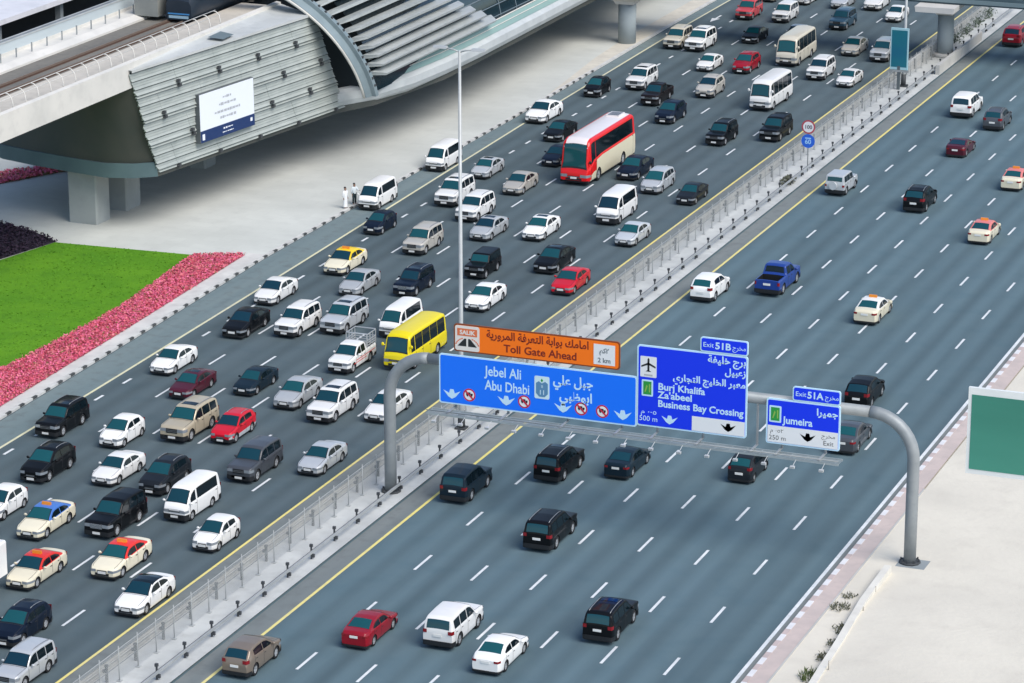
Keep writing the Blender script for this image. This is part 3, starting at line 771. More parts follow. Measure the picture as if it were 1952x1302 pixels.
GSTRIP = noisy("green_glass_strip", (0.26, 0.38, 0.34), (0.20, 0.31, 0.285), .3, .3, (1, .2, 1), spec=.5)
DARKIN = principled("interior_shade", (0.02, 0.028, 0.032), .9)

st = thing("metro_station", "raised station with ribbed grey cladding, arched rib and louvred shell", "station", (-122, 215, 0))
def sp_(p): return (p[0] + 122, p[1] - 215, p[2])
def pv(u, v):
    A, B, C_, D = Vector((-116, 214.9, 4.9)), Vector((-116, 210.9, 13.7)), Vector((-112, 241, 5.0)), Vector((-112.7, 237, 13.7))
    return (A * (1 - u) + C_ * u) * (1 - v) + (B * (1 - u) + D * u) * v
wn = (pv(1, .5) - pv(0, .5)).cross(Vector((0, 0, 1))).normalized()
random.seed(21)
bm = bmesh.new()
NB = 4; RIBS = 9
for b in range(NB):
    cuts = sorted([0.0] + [((b % 2) * .11 + .10 + .215 * k) for k in range(6) if (b % 2) * .11 + .10 + .215 * k < .98] + [1.015])
    for u0, u1 in zip(cuts, cuts[1:]):
        po = random.uniform(0, .012)
        ua = u0 + .0004; ub = u1 - .0004
        if u0 == 0: ua = random.uniform(-.006, .006)
        for r_ in range(RIBS):
            v0 = (b + r_ / RIBS) / NB; v1 = (b + (r_ + 1) / RIBS) / NB
            big = .19 if r_ in (0, 1) else (.12 if r_ in (3, 6) else .05)
            o0, o1 = po + big, po + .0
            jag = random.uniform(-.003, .003) if u0 == 0 else 0
            if r_ in (0, 2, 5, 8): v1 -= .011
            q = [pv(ua + jag, v0) + wn * o0, pv(ub, v0) + wn * o0, pv(ub, v1) + wn * o1, pv(ua + jag, v1) + wn * o1]
            lo = [pv(ua + jag, v0) - wn * .1, pv(ub, v0) - wn * .1]
            V = [bm.verts.new(sp_(p)) for p in q]; W_ = [bm.verts.new(sp_(p)) for p in lo]
            bm.faces.new(V); bm.faces.new((W_[0], W_[1], V[1], V[0]))
            bm.faces.new((V[0], V[3], W_[0])); bm.faces.new((V[1], W_[1], V[2]))
bmesh.ops.recalc_face_normals(bm, faces=bm.faces[:])
link("cladding_wall", bm, CLAD, st)
bm = bmesh.new(); add_grid(bm, [[sp_(pv(u, v) - wn * .12) for u in (0.004, .5, 1.01)] for v in (0.0, .5, 1.0)], smooth=False); link("wall_backing", bm, principled("backing_shade", (0.035, 0.045, 0.047), .9), st)  # dark colour behind the open slots deepens the shadow lines of the cladding
wbm = None
for b in range(NB):
    for k in range(6):
        u = (b % 2) * .11 + .10 + .215 * k
        if u > .99: continue
        for dv in (.006, .050):
            if b == 0 and dv > .01: continue
            if wbm is None:
                bm = bmesh.new(); add_box(bm, -.06, .16, -.16, .16, -.12, .12); add_box(bm, -.05, .10, -.28, .02, -.05, .03)
                wbm = link("wall_bracket", bm, DARKPOST, st); o = wbm
            else:
                o = wbm.copy(); COL.objects.link(o)
            o.location = sp_(pv(u, b / NB + dv) + wn * .17)
# top cap, sloping roof between the wall top and the deck
bm = bmesh.new()
T0 = [pv(u, 1.0) for u in (0, .03, .25, .5, .75, 1.0)]
add_grid(bm, [[sp_(p + wn * .22 + Vector((0, 0, .02))), sp_(p + wn * .22 + Vector((0, 0, .22))), sp_(p - wn * .20 + Vector((0, 0, .24))),
    sp_((p.x * .5 + -116.3 * .5 - .1, p.y + .6, 14.02)), sp_((-116.35, p.y + 1.2, 14.30 if i else 13.8)), sp_((-116.6, p.y + 1.2, 14.2 if i else 13.0))] for i, p in enumerate(T0)], smooth=False)
link("roof_sheet", bm, CLADTOP, st)
bm = bmesh.new()
for q in ([(-115.6, 225.7), (-114.3, 225.5), (-114.2, 223.4), (-115.5, 223.2)],):
    bm.faces.new([bm.verts.new(sp_((x, y, 14.13 + .10 * (x + 114.2) * -1))) for x, y in q])
link("roof_hatch", bm, principled("hatch_slate", (0.13, 0.17, 0.18), .5), st)
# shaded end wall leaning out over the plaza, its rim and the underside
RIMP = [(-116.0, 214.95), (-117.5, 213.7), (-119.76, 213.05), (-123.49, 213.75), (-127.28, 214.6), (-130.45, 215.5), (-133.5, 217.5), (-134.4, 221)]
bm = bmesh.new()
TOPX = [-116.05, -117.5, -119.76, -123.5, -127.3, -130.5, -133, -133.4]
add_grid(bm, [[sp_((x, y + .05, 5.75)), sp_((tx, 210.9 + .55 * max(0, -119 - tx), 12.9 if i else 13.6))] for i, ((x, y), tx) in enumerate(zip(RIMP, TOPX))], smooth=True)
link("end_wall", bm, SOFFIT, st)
bm = bmesh.new()
add_grid(bm, [[sp_((x, y, 4.55)), sp_((x, y - .12, 5.75))] for x, y in RIMP], smooth=True)
add_grid(bm, [[sp_((x, y - .12, 5.75)), sp_((x, y + .6, 5.75))] for x, y in RIMP], smooth=True)
link("end_rim", bm, RIMTEAL, st)
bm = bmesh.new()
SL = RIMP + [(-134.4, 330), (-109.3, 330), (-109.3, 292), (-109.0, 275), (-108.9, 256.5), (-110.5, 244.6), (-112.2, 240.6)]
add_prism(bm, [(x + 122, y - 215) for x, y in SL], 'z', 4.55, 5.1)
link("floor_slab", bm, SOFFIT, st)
# curved edge beam
EB = [(-112.05, 240.4), (-111.2, 242.2), (-109.9, 245.0), (-108.9, 250.0), (-108.45, 256.5), (-108.35, 265), (-108.5, 275), (-108.75, 292), (-109.0, 330)]
bm = bmesh.new()
add_grid(bm, [[sp_((x - .9, y, 4.7)), sp_((x - .25, y, 5.15)), sp_((x, y, 5.6)), sp_((x, y, 6.25)), sp_((x - .5, y, 6.5)), sp_((x - 1.2, y, 6.5))] for x, y in EB], smooth=False)
link("edge_beam", bm, noisy("beam_pale", (0.52, 0.55, 0.55), (0.45, 0.48, 0.485), .4, .7, c3=(.36, .39, .4), scale3=1.2, fac3=.35), st)
# shell: X = -127 + a cos t, z = 6.4 + b sin t
SA, SBz, SX = 13.0, 11.5, -121.7
def shell(t, y, out=0.0):
    return (SX + (SA + out) * math.cos(t), y, 6.2 + (SBz + out) * math.sin(t))
bm = bmesh.new()
add_grid(bm, [[sp_(shell(t, y, -.9)) for y in (242.5, 260, 280, 300, 332)] for t in np.linspace(.0, math.pi, 40)])
link("shell_glazing", bm, DGLASS, st)
bm = bmesh.new()
for t in np.linspace(.14, 1.0, 10):
    add_tube(bm, [sp_(shell(t, y, -.82)) for y in (248, 290, 331)], .05, 4)
for y in range(272, 331, 4):
    add_tube(bm, [sp_(shell(t, y, -.84)) for t in np.linspace(.05, 1.5, 16)], .05, 4)
link("mullion_frame", bm, principled("mullion_blue_grey", (0.17, 0.22, 0.25), .5, .2), st)
bm = bmesh.new()
add_grid(bm, [[sp_((x - .55, y, 6.52)), sp_((x - 1.05, y, 7.35))] for x, y in EB[2:]], smooth=False)
link("glass_strip", bm, GSTRIP, st)
bm = bmesh.new()
add_tube(bm, [sp_((x - .80, y, 6.98)) for x, y in EB[3:]], .05, 5)
add_tube(bm, [sp_((x - 1.07, y, 7.40)) for x, y in EB[3:]], .07, 5)
link("strip_rail", bm, CREAM, st)
# louvres
for i in range(11):
    zc = 7.55 + .80 * i
    t = math.asin((zc - 6.2) / SBz); dt = math.asin(min(1, (zc + .80 - 6.2) / SBz)) - t
    y0 = 240.5 - 4.9 * math.sin(t) + 1.5; y1 = 268.5 - 2.0 * i
    bm = bmesh.new()
    a0, a1 = shell(t + dt * .95, 0, -.75), shell(t + dt * .98, 0, -.30)
    b0, b1 = shell(t + dt * .48, 0, .60), shell(t + dt * .28, 0, .46)
    c0 = shell(t + dt * .62, 0, -.75)
    rows = []
    for y, k in ((y0, 0), (y0 + 1.3, 0), (y1 - 1.2, 0), (y1, 0)):
        e0 = y == y0; e1 = y == y1
        rows.append([sp_((p[0], y + (q if e0 else 0) - (q if e1 else 0), p[2])) for q, p in ((0, a0), (0, a1), (1.0, b0), (1.0, b1), (0, c0), (0, a0))])
    add_grid(bm, rows, smooth=False)
    for rr in (rows[0], rows[-1]):
        bm.faces.new([bm.verts.new(p) for p in rr[:5]])
    bmesh.ops.recalc_face_normals(bm, faces=bm.faces[:])
    link("louvre", bm, LOUV, st)
t = t + dt
bm = bmesh.new()
add_grid(bm, [[sp_(shell(q, y, -.1)) for y in (241.5, 262, 300, 332)] for q in np.linspace(t + .02, math.pi - .2, 30)])
link("shell_roof", bm, noisy("shell_cream", (0.52, 0.50, 0.44), (0.46, 0.45, 0.40), .2, .5, c3=(.4, .39, .36), scale3=1, fac3=.3), st)
bm = bmesh.new()
for k in range(2):
    for y in np.arange(240, 256, 3.4):
        q = [shell(t + .05 + .10 * k, y, .0), shell(t + .05 + .10 * k, y + 2.0, 0), shell(t + .12 + .10 * k, y + 2.0, 0), shell(t + .12 + .10 * k, y, 0)]
        bm.faces.new([bm.verts.new(sp_(p)) for p in q])
link("roof_panel", bm, principled("roof_panel_grey", (0.30, 0.33, 0.33), .5), st)
# the arched rib (hood) in front of the shell
bm = bmesh.new()
rows = []
for q in np.linspace(.02, math.pi - .02, 48):
    yb = 240.5 - 4.9 * math.sin(q)
    rows.append([sp_(shell(q, yb + 1.0, -1.0)), sp_(shell(q, yb - .95, -.55)), sp_(shell(q, yb - 1.05, -.2)), sp_(shell(q, yb - .30, .05)), sp_(shell(q, yb - .25, .40)), sp_(shell(q, yb + .30, .40)), sp_(shell(q, yb + .35, .1)), sp_(shell(q, yb + 1.0, -1.0))])
add_grid(bm, rows, smooth=False)
bmesh.ops.recalc_face_normals(bm, faces=bm.faces[:])
link("arch_rib", bm, RIB, st)
bm = bmesh.new(); add_tube(bm, [sp_(shell(q, 240.5 - 4.9 * math.sin(q) - 1.0, -.36)) for q in np.linspace(.02, math.pi - .02, 48)], .13, 6); link("rib_edge", bm, CREAM, st)
bm = bmesh.new()
for q in np.linspace(.10, 1.5, 26):
    yb = 240.5 - 4.9 * math.sin(q)
    add_box(bm, *(lambda p: (p[0] - .06, p[0] + .06, p[1] - .12, p[1] + .12, p[2] - .05, p[2] + .14))(sp_(shell(q, yb + .05, .40))))
link("rib_clip", bm, DARKPOST, st)
# near-black sheet behind the rib, standing in for the shade of the hall
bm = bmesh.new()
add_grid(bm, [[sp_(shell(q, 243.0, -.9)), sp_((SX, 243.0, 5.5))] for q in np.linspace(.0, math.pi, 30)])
link("hall_shade", bm, DARKIN, st)
# piers
PIERM = noisy("pier_grey", (0.33, 0.355, 0.35), (0.28, 0.305, 0.30), .3, .85, c3=(.22, .24, .24), scale3=.9, fac3=.35, bump=.15, bscale=4)
for x0, x1, y0, y1 in ((-124.0, -121.4, 214.5, 216.6), (-124.0, -121.3, 219.3, 221.6), (-123.5, -121.9, 234.4, 236.4), (-123.7, -121.8, 249.6, 251.6), (-123.7, -121.8, 282, 284.5), (-123.6, -121.8, 266, 268)):
    bm = bmesh.new(); add_prism(bm, [(x0 + 122 + .12, y0 - 215), (x1 + 122 - .12, y0 - 215), (x1 + 122, y0 - 215 + .12), (x1 + 122, y1 - 215), (x0 + 122, y1 - 215), (x0 + 122, y0 - 215 + .12)], 'z', .1, 4.6)
    link("pier", bm, PIERM, st)

# billboard on the cladding
bb = thing("billboard", "white billboard with a navy band on the ribbed station wall", "billboard", tuple(pv(.30, .5)))
O = Vector(bb.location)
ud = (pv(.62, .5) - pv(.06, .5)).normalized(); vd = Vector((0.0, -.03, 1)).normalized()
P0 = pv(.212, .150) + wn * .55
def bp(a, b, d=0.0): return tuple(P0 + ud * a + vd * b + wn * d - O)
BWD, BHT = 7.75, 4.05
def bquad(bm, a0, a1, b0, b1, d, mi=0):
    bm.faces.new([bm.verts.new(bp(a, b, d)) for a, b in ((a0, b0), (a1, b0), (a1, b1), (a0, b1))]).material_index = mi
bm = bmesh.new()
pr = [bp(a, b, d) for d in (-.45, 0) for a, b in ((0, 0), (BWD, 0), (BWD, BHT), (0, BHT))]
V = [bm.verts.new(p) for p in pr]
for q in ((4, 5, 6, 7), (3, 2, 1, 0), (0, 1, 5, 4), (1, 2, 6, 5), (2, 3, 7, 6), (3, 0, 4, 7)): bm.faces.new([V[i] for i in q])
bmesh.ops.recalc_face_normals(bm, faces=bm.faces[:])
link("frame", bm, principled("frame_slate", (0.10, 0.115, 0.125), .6), bb)
bm = bmesh.new(); bquad(bm, .06, BWD - .03, .04, BHT - .04, .01, 0); bquad(bm, .06, BWD - .03, .04, 1.0, .018, 1)
link("poster", bm, [principled("poster_white", (0.74, 0.78, 0.82), .5), principled("poster_navy", (0.008, 0.030, 0.115), .5)], bb)
def btext(body, a, b, size, mi, bm, width=None):
    tb = bmesh.new(); text_mesh(tb, body, 0, 0, size, 0, 'CENTER', width=width)
    for f in tb.faces:
        pass
    vm = {v: bm.verts.new(bp(a + v.co.x, b + v.co.z, .026)) for v in tb.verts}
    for f in tb.faces:
        try: bm.faces.new([vm[v] for v in f.verts]).material_index = mi
        except ValueError: pass
    tb.free()
bm = bmesh.new()
random.seed(4)
for zz, wd_, hh, mi, sk in ((3.25, 1.1, .22, 0, 0), (2.72, 2.2, .26, 0, .8), (2.12, 3.5, .26, 0, 0), (1.62, 2.0, .22, 0, 0), (.66, 1.2, .14, 1, 0), (.34, 1.5, .12, 1, 0)):
    a = 3.85 - wd_ / 2
    while a < 3.85 + wd_ / 2:
        l = random.uniform(.12, .42); h2 = hh * random.uniform(.45, 1)
        bquad(bm, a, a + l, zz - h2 / 2, zz + h2 / 2, .026, mi); a += l + random.uniform(.04, .12)
bquad(bm, .28, .62, .22, .72, .026, 1); bquad(bm, 7.1, 7.4, .45, .75, .026, 1)
link("lettering", bm, [principled("poster_ink_faint", (0.40, 0.42, 0.45), .6), principled("poster_ink_white", (0.72, 0.75, 0.80), .6)], bb)

# viaduct
vd_ = thing("rail_viaduct", "cream concrete railway viaduct crossing in front of the station", "viaduct", (-121.8, 180, 2.45))
def vp(x, y, z): return (x + 127.4, y - 180, z)
bm = bmesh.new()
prof = [(-121.7, 10.0), (-121.7, 12.0), (-122.1, 12.05), (-122.1, 11.62), (-125.4, 11.45), (-125.4, 11.3), (-130.4, 11.3), (-130.4, 11.5), (-131.2, 11.75), (-132.6, 11.75), (-132.6, 12.0), (-133.2, 12.0), (-133.2, 10.0), (-130.5, 8.9), (-124.4, 8.9)]
add_prism(bm, [(x + 127.4, z) for x, z in prof], 'y', 0 - 60, 58)
link("deck", bm, CREAM, vd_)
bm = bmesh.new(); add_box(bm, -127.4 - -127.4 + 1.95, 5.25, -60, 58, 11.625, 11.66)
link("walkway", bm, noisy("walkway_sand", (0.56, 0.52, 0.45), (0.50, 0.465, 0.40), .4, .85, c3=(.36, .34, .3), scale3=1.5, fac3=.45), vd_)
bm = bmesh.new(); add_box(bm, -3.0, 1.95, -60, 58, 11.305, 11.33)
link("track_bed", bm, noisy("track_bed_brown", (0.20, 0.19, 0.165), (0.15, 0.145, 0.13), .5, .9, (1, .3, 1), (.11, .105, .095), 2.0, .5), vd_)
for x in (-.72, .72):
    bm = bmesh.new(); add_box(bm, x - .16, x + .16, -60, 58, 11.33, 11.40); add_box(bm, x - .04, x + .04, -60, 58, 11.40, 11.56, 1); add_box(bm, x + .16, x + .22, -60, 58, 11.33, 11.46, 2)
    link("rail", bm, [principled("rail_pad_dark", (0.045, 0.035, 0.03), .9), principled("rail_steel", (0.26, 0.20, 0.16), .5, .4), principled("rail_strip_brown", (0.09, 0.05, 0.035), .9)], vd_)  # third colour: dark brown strip along one side of each pad
bm = bmesh.new()
for k in range(110):
    y = -50 + 1.05 * k
    add_box(bm, 1.35, 1.9, y, y + .35, 11.335, 11.37)
link("cable_clip", bm, principled("clip_dark", (0.10, 0.095, 0.085), .9), vd_)
# far parapet of glass and its ledge
bm = bmesh.new(); add_box(bm, -5.6, -5.25, -60, 58, 11.98, 12.75); link("far_parapet", bm, noisy("parapet_blue_white", (0.48, 0.54, 0.56), (0.40, 0.46, 0.48), .4, .6, (1, .2, 1)), vd_)
bm = bmesh.new(); add_tube(bm, [(-5.42, -60, 12.98), (-5.42, 58, 12.98)], .07, 6); add_box(bm, -5.65, -5.2, -60, 58, 12.76, 12.86); link("far_rail", bm, LAMPGREY, vd_)
bm = bmesh.new()
for k in range(28): add_box(bm, -4.2, -4.12, 2 + 2.4 * k, 2.1 + 2.4 * k, 11.75, 12.5)
link("far_bracket", bm, GALV, vd_)
hr_ = thing("handrail", "curved pale handrail along the railway walkway", "railing", (-116.75, 180, 14.45))
pm = None
for k in range(30):
    y = -6.0 + 1.85 * k
    if pm is None:
        bm = bmesh.new(); add_tube(bm, [(.12, 0, -.3), (.16, 0, .25), (.05, 0, .72), (-.22, 0, .98), (-.5, 0, 1.02)], .045, 5)
        pm = link("post", bm, CREAM, hr_); o = pm
    else:
        o = pm.copy(); COL.objects.link(o)
    o.location = (0, y, 0)
bm = bmesh.new()
for x, z in ((-.48, 1.02), (.02, .74)): add_tube(bm, [(x, -40, z), (x, 48, z)], .035, 5)
link("rail_bar", bm, CREAM, hr_)

# train nose at the station mouth
tr = thing("metro_train", "dark metro train with a blue-tinted front window entering the station", "train", (-121.4, 229.5, 13.9))
bm = bmesh.new()
ring = [(-1.3, .15), (1.3, .15), (1.36, .9), (1.34, 2.6), (1.1, 3.3), (0, 3.5), (-1.1, 3.3), (-1.34, 2.6), (-1.36, .9)]
add_grid(bm, [[(x * k, y, .15 + (z - .15) * m) for x, z in ring + ring[:1]] for y, k, m in ((0, .86, .5), (.25, .93, .72), (.9, .98, .95), (1.6, 1, 1), (22, 1, 1))])
bm.faces.new([bm.verts.new((x * .86, 0, .15 + (z - .15) * .5)) for x, z in ring])
link("body", bm, noisy("train_dark_blue", (0.012, 0.022, 0.035), (0.02, 0.03, 0.045), .5, .35), tr)
bm = bmesh.new(); add_grid(bm, [[(u * 1.0, -.03 + .34 * v, .62 + 1.3 * v) for u in (-1, -.5, 0, .5, 1)] for v in (0, .5, 1)])
link("front_window", bm, principled("train_window_blue", (0.03, 0.16, 0.36), .12, 0, 0, .8), tr)
bm = bmesh.new(); add_box(bm, -.9, .9, -.06, .02, .30, .52); link("lower_panel", bm, principled("train_pale_blue", (0.30, 0.45, 0.55), .4), tr)
bx = link("equipment_cabinet", (lambda b: (add_box(b, -125.6, -123.4, 229.6, 231.8, 14.15, 16.0), add_box(b, -125.7, -123.3, 229.5, 231.9, 16.0, 16.1), b)[2])(bmesh.new()), noisy("cabinet_grey", (0.26, 0.27, 0.25), (0.21, 0.22, 0.21), .5, .7))
tag(bx, "grey equipment cabinet beside the train at the station mouth", "cabinet")

# beyond the tracks: service road, a canopy and dark buildings in its shade
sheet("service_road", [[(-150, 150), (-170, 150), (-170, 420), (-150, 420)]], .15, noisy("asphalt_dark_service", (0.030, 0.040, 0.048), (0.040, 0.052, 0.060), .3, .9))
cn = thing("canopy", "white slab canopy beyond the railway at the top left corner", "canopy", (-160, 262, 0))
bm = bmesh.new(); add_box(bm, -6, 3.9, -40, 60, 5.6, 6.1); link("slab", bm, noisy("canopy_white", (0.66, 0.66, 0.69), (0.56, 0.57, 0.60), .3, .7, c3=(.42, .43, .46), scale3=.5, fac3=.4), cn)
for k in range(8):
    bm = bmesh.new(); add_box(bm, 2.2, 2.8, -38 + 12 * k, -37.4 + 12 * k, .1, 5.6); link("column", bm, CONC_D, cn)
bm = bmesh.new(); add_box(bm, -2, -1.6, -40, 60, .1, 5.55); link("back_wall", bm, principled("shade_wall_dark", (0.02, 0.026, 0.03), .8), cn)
def stall(name, x, y, w_, d, h, m, label, cat):
    bm = bmesh.new(); add_box(bm, -w_ / 2, w_ / 2, -d / 2, d / 2, 0, h); add_box(bm, -w_ / 2 - .15, w_ / 2 + .15, -d / 2 - .15, d / 2 + .15, h, h + .15, 1)
    add_box(bm, w_ / 2, w_ / 2 + .05, -d / 3, d / 3, .5, h - .6, 2)
    o = link(name, bm, [m, LAMPGREY, DGLASS]); o.location = (x, y, .16); tag(o, label, cat)
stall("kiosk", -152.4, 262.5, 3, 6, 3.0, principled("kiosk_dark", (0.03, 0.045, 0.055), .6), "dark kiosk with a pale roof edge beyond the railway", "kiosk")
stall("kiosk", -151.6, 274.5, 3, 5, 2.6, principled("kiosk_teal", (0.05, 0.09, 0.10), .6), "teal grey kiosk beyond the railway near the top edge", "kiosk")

# ------------------------------------------------------------------ footbridge over the road
fb = thing("footbridge", "dark slate covered footbridge crossing the far end of the road", "footbridge", (-85, 300, 0))
bm = bmesh.new(); add_box(bm, -25.5, 50, 1.2, 7.2, 5.95, 6.8); add_box(bm, -25.5, 50, 1.05, 1.2, 6.12, 6.5, 1); add_box(bm, -25.5, 50, 1.6, 6.8, 6.8, 9.9, 2)
link("deck", bm, [noisy("bridge_slate", (0.075, 0.115, 0.135), (0.06, 0.095, 0.11), .4, .6), principled("bridge_edge", (0.16, 0.22, 0.24), .5), DGLASS], fb)
def pier(x, y, bw, ztop, capw, capd, label=None):
    bm = bmesh.new()
    add_bar(bm, (x, y, .1), (x, y, ztop - 1.5), bw, 16); link("pier", bm, noisy("bridge_pier_grey", (0.34, 0.385, 0.40), (0.29, 0.335, 0.35), .3, .8, c3=(.24, .27, .28), scale3=1, fac3=.3), fb)
    bm = bmesh.new()
    G = []
    for z, a, b in ((ztop - 1.52, bw, bw), (ztop - 1.2, bw * 1.25, bw * 1.1), (ztop - .55, capw, capd), (ztop, capw * 1.05, capd)):
        G.append([(x + a * sx, y + b * sy, z) for sx, sy in ((-1, -1), (1, -1), (1, 1), (-1, 1), (-1, -1))])
    add_grid(bm, G, smooth=False)
    bm.faces.new([bm.verts.new(p) for p in G[-1][:4]])
    bmesh.ops.recalc_face_normals(bm, faces=bm.faces[:])
    link("pier_cap", bm, noisy("cap_pale", (0.58, 0.57, 0.54), (.52, .515, .49), .5, .8), fb)
pier(10.4, 4.0, .82, 5.93, 1.9, 5.0)
pier(-21.4, -1.6, .92, 5.75, 2.1, 2.2)
bm = bmesh.new(); add_bar(bm, (10.4, 4.0, .1), (10.4, 4.0, .5), 1.25, 16); link("pier_foot", bm, CONC, fb)
# concrete guard walls round the median pier
gw = thing("guard_wall", "pale concrete guard wall round the foot of the median bridge pier", "wall", (-74.6, 304, .13))
bm = bmesh.new()
add_prism(bm, [(1.35, -9), (1.75, -9), (1.62, 9), (1.45, 9)], 'z', 0, .95)
add_prism(bm, [(-1.6, -9), (-1.3, -9), (-1.3, 9), (-1.6, 9)], 'z', 0, .95)
link("wall_panel", bm, CONC, gw)
random.seed(31)
bm = bmesh.new()
for _ in range(900):
    y = random.uniform(308, 328); x = -75.3 + random.gauss(0, .35)
    if math.sin(y * 1.3) < -.2: continue
    c = Vector((x, y, .2 + random.uniform(0, .8)))
    u = Vector((random.gauss(0, 1), random.gauss(0, 1), random.gauss(0, 1))).normalized() * .14; v = Vector((random.gauss(0, 1), random.gauss(0, 1), random.gauss(0, 1))).normalized() * .12
    bm.faces.new([bm.verts.new(p) for p in (c - u, c + v, c + u, c - v)])
o = link("hedge", bm, principled("hedge_grey_green", (0.11, 0.14, 0.11), .9)); tag(o, "straggly grey-green hedge on the median beyond the bridge pier", "hedge")

# ------------------------------------------------------------------ vehicles
GLASS = principled("window_glass", (0.006, 0.062, 0.080), 0.05, 0, 0, 0.55)
_t = GLASS.node_tree; _b = _t.nodes["Principled BSDF"]          # windscreens differ in tint from car to car
_o = _t.nodes.new("ShaderNodeObjectInfo"); _m = _t.nodes.new("ShaderNodeMix"); _m.data_type = 'RGBA'
_m.inputs[6].default_value = (0.004, 0.028, 0.048, 1); _m.inputs[7].default_value = (0.008, 0.078, 0.088, 1)
_t.links.new(_o.outputs["Random"], _m.inputs[0]); _t.links.new(_m.outputs[2], _b.inputs["Base Color"])
DARKGLASS = principled("tinted_glass", (0.004, 0.010, 0.014), 0.08, 0, 0, 0.4)
RUBBER = principled("tyre_rubber", (0.012, 0.012, 0.013), 0.75)
BLACKTRIM = principled("black_trim", (0.012, 0.013, 0.015), 0.5)
RIM = principled("alloy_rim", (0.58, 0.59, 0.60), 0.35, 0.4)
RIMDISC = principled("rim_shade", (0.30, 0.31, 0.32), 0.45, 0.3)
LAMPGLASS = principled("headlamp_lens", (0.36, 0.39, 0.42), 0.12, 0.4, 0.5)
REDLENS = principled("red_lens", (0.22, 0.006, 0.010), 0.2, 0, 0.5)
PLATE = principled("plate_white", (0.75, 0.75, 0.72), 0.5)
CHROME = principled("chrome", (0.5, 0.5, 0.5), 0.2, 0.8)
ROOFBAR = principled("roof_bar_grey", (0.30, 0.31, 0.32), 0.4, 0.5)
PAINT = {
    'white': ((0.83, 0.825, 0.80), 0.0), 'cream': ((0.76, 0.70, 0.53), 0.0), 'silver': ((0.50, 0.52, 0.53), 0.2),
    'palesilver': ((0.62, 0.64, 0.65), 0.3), 'goldsilver': ((0.54, 0.51, 0.45), 0.2), 'champagne': ((0.58, 0.50, 0.36), 0.25),
    'grey': ((0.085, 0.092, 0.105), 0.25), 'darkgrey': ((0.026, 0.032, 0.040), 0.2), 'black': ((0.007, 0.008, 0.010), 0.0),
    'navy': ((0.010, 0.020, 0.045), 0.1), 'slate': ((0.016, 0.036, 0.056), 0.2), 'red': ((0.56, 0.006, 0.020), 0.0),
    'darkred': ((0.30, 0.004, 0.015), 0.0), 'maroon': ((0.075, 0.006, 0.016), 0.1), 'blue': ((0.012, 0.045, 0.24), 0.0),
    'yellow': ((0.86, 0.70, 0.004), 0.0), 'brown': ((0.26, 0.21, 0.165), 0.3), 'coral': ((0.55, 0.06, 0.07), 0.0),
    'taxired': ((0.70, 0.030, 0.022), 0.0), 'taxiblue': ((0.06, 0.17, 0.50), 0.0), 'taxiyellow': ((0.85, 0.58, 0.010), 0.0),
    'taxipink': ((0.72, 0.20, 0.18), 0.0), 'coachcream': ((0.72, 0.66, 0.48), 0.0), 'coachred': ((0.70, 0.008, 0.010), 0.0),
    'coachwhite': ((0.74, 0.69, 0.68), 0.0), 'orange': ((0.75, 0.25, 0.02), 0.0), 'beige': ((0.60, 0.56, 0.46), 0.0),
    'steelblue': ((0.035, 0.085, 0.13), 0.25), 'blackbrown': ((0.020, 0.014, 0.014), 0.1),
}
def paint(k):
    c, me = PAINT[k]
    dark = max(c) < .06
    c = tuple(v * .6 for v in c) if dark else c
    if "paint_" + k in MATS:
        return MATS["paint_" + k]
    m = principled("paint_" + k, c, 0.45 if dark else 0.35, me, 0.30 if dark else 0.35, 0.1 if dark else 0.35)
    t = m.node_tree; b = t.nodes["Principled BSDF"]
    b.inputs["Coat Roughness"].default_value = 0.03
    oi = t.nodes.new("ShaderNodeObjectInfo")            # every car a little older or dustier than the next
    mr = t.nodes.new("ShaderNodeMapRange"); mr.inputs[3].default_value = 0.86; mr.inputs[4].default_value = 1.04
    t.links.new(oi.outputs["Random"], mr.inputs[0])
    tc = t.nodes.new("ShaderNodeTexCoord"); nz = t.nodes.new("ShaderNodeTexNoise"); nz.inputs["Scale"].default_value = 2.2
    t.links.new(tc.outputs["Object"], nz.inputs["Vector"])
    m2 = t.nodes.new("ShaderNodeMapRange"); m2.inputs[3].default_value = 0.94; m2.inputs[4].default_value = 1.04
    t.links.new(nz.outputs["Fac"], m2.inputs[0])
    mu = t.nodes.new("ShaderNodeMath"); mu.operation = 'MULTIPLY'
    t.links.new(mr.outputs[0], mu.inputs[0]); t.links.new(m2.outputs[0], mu.inputs[1])
    hs = t.nodes.new("ShaderNodeHueSaturation"); hs.inputs["Color"].default_value = (*c, 1)
    t.links.new(mu.outputs[0], hs.inputs["Value"]); t.links.new(hs.outputs[0], b.inputs["Base Color"])
    return m

class Spec: pass
def spec(**k):
    s = Spec()
    d = dict(re=0.10, tum=0.17, crown=0.035, zb=0.20, rf=0.55, af=0.20, rr=0.45, ar=0.14, rails=False, mirror=True, glass=GLASS, sideglass=None,
             plate=True, bumper=None, grille=(0.36, 0.50, 0.62), sill=None, bed=None, roof2=None, zones=None, rear_plate_z=None, sunroof=None)
    d.update(k)
    s.__dict__.update(d)
    return s

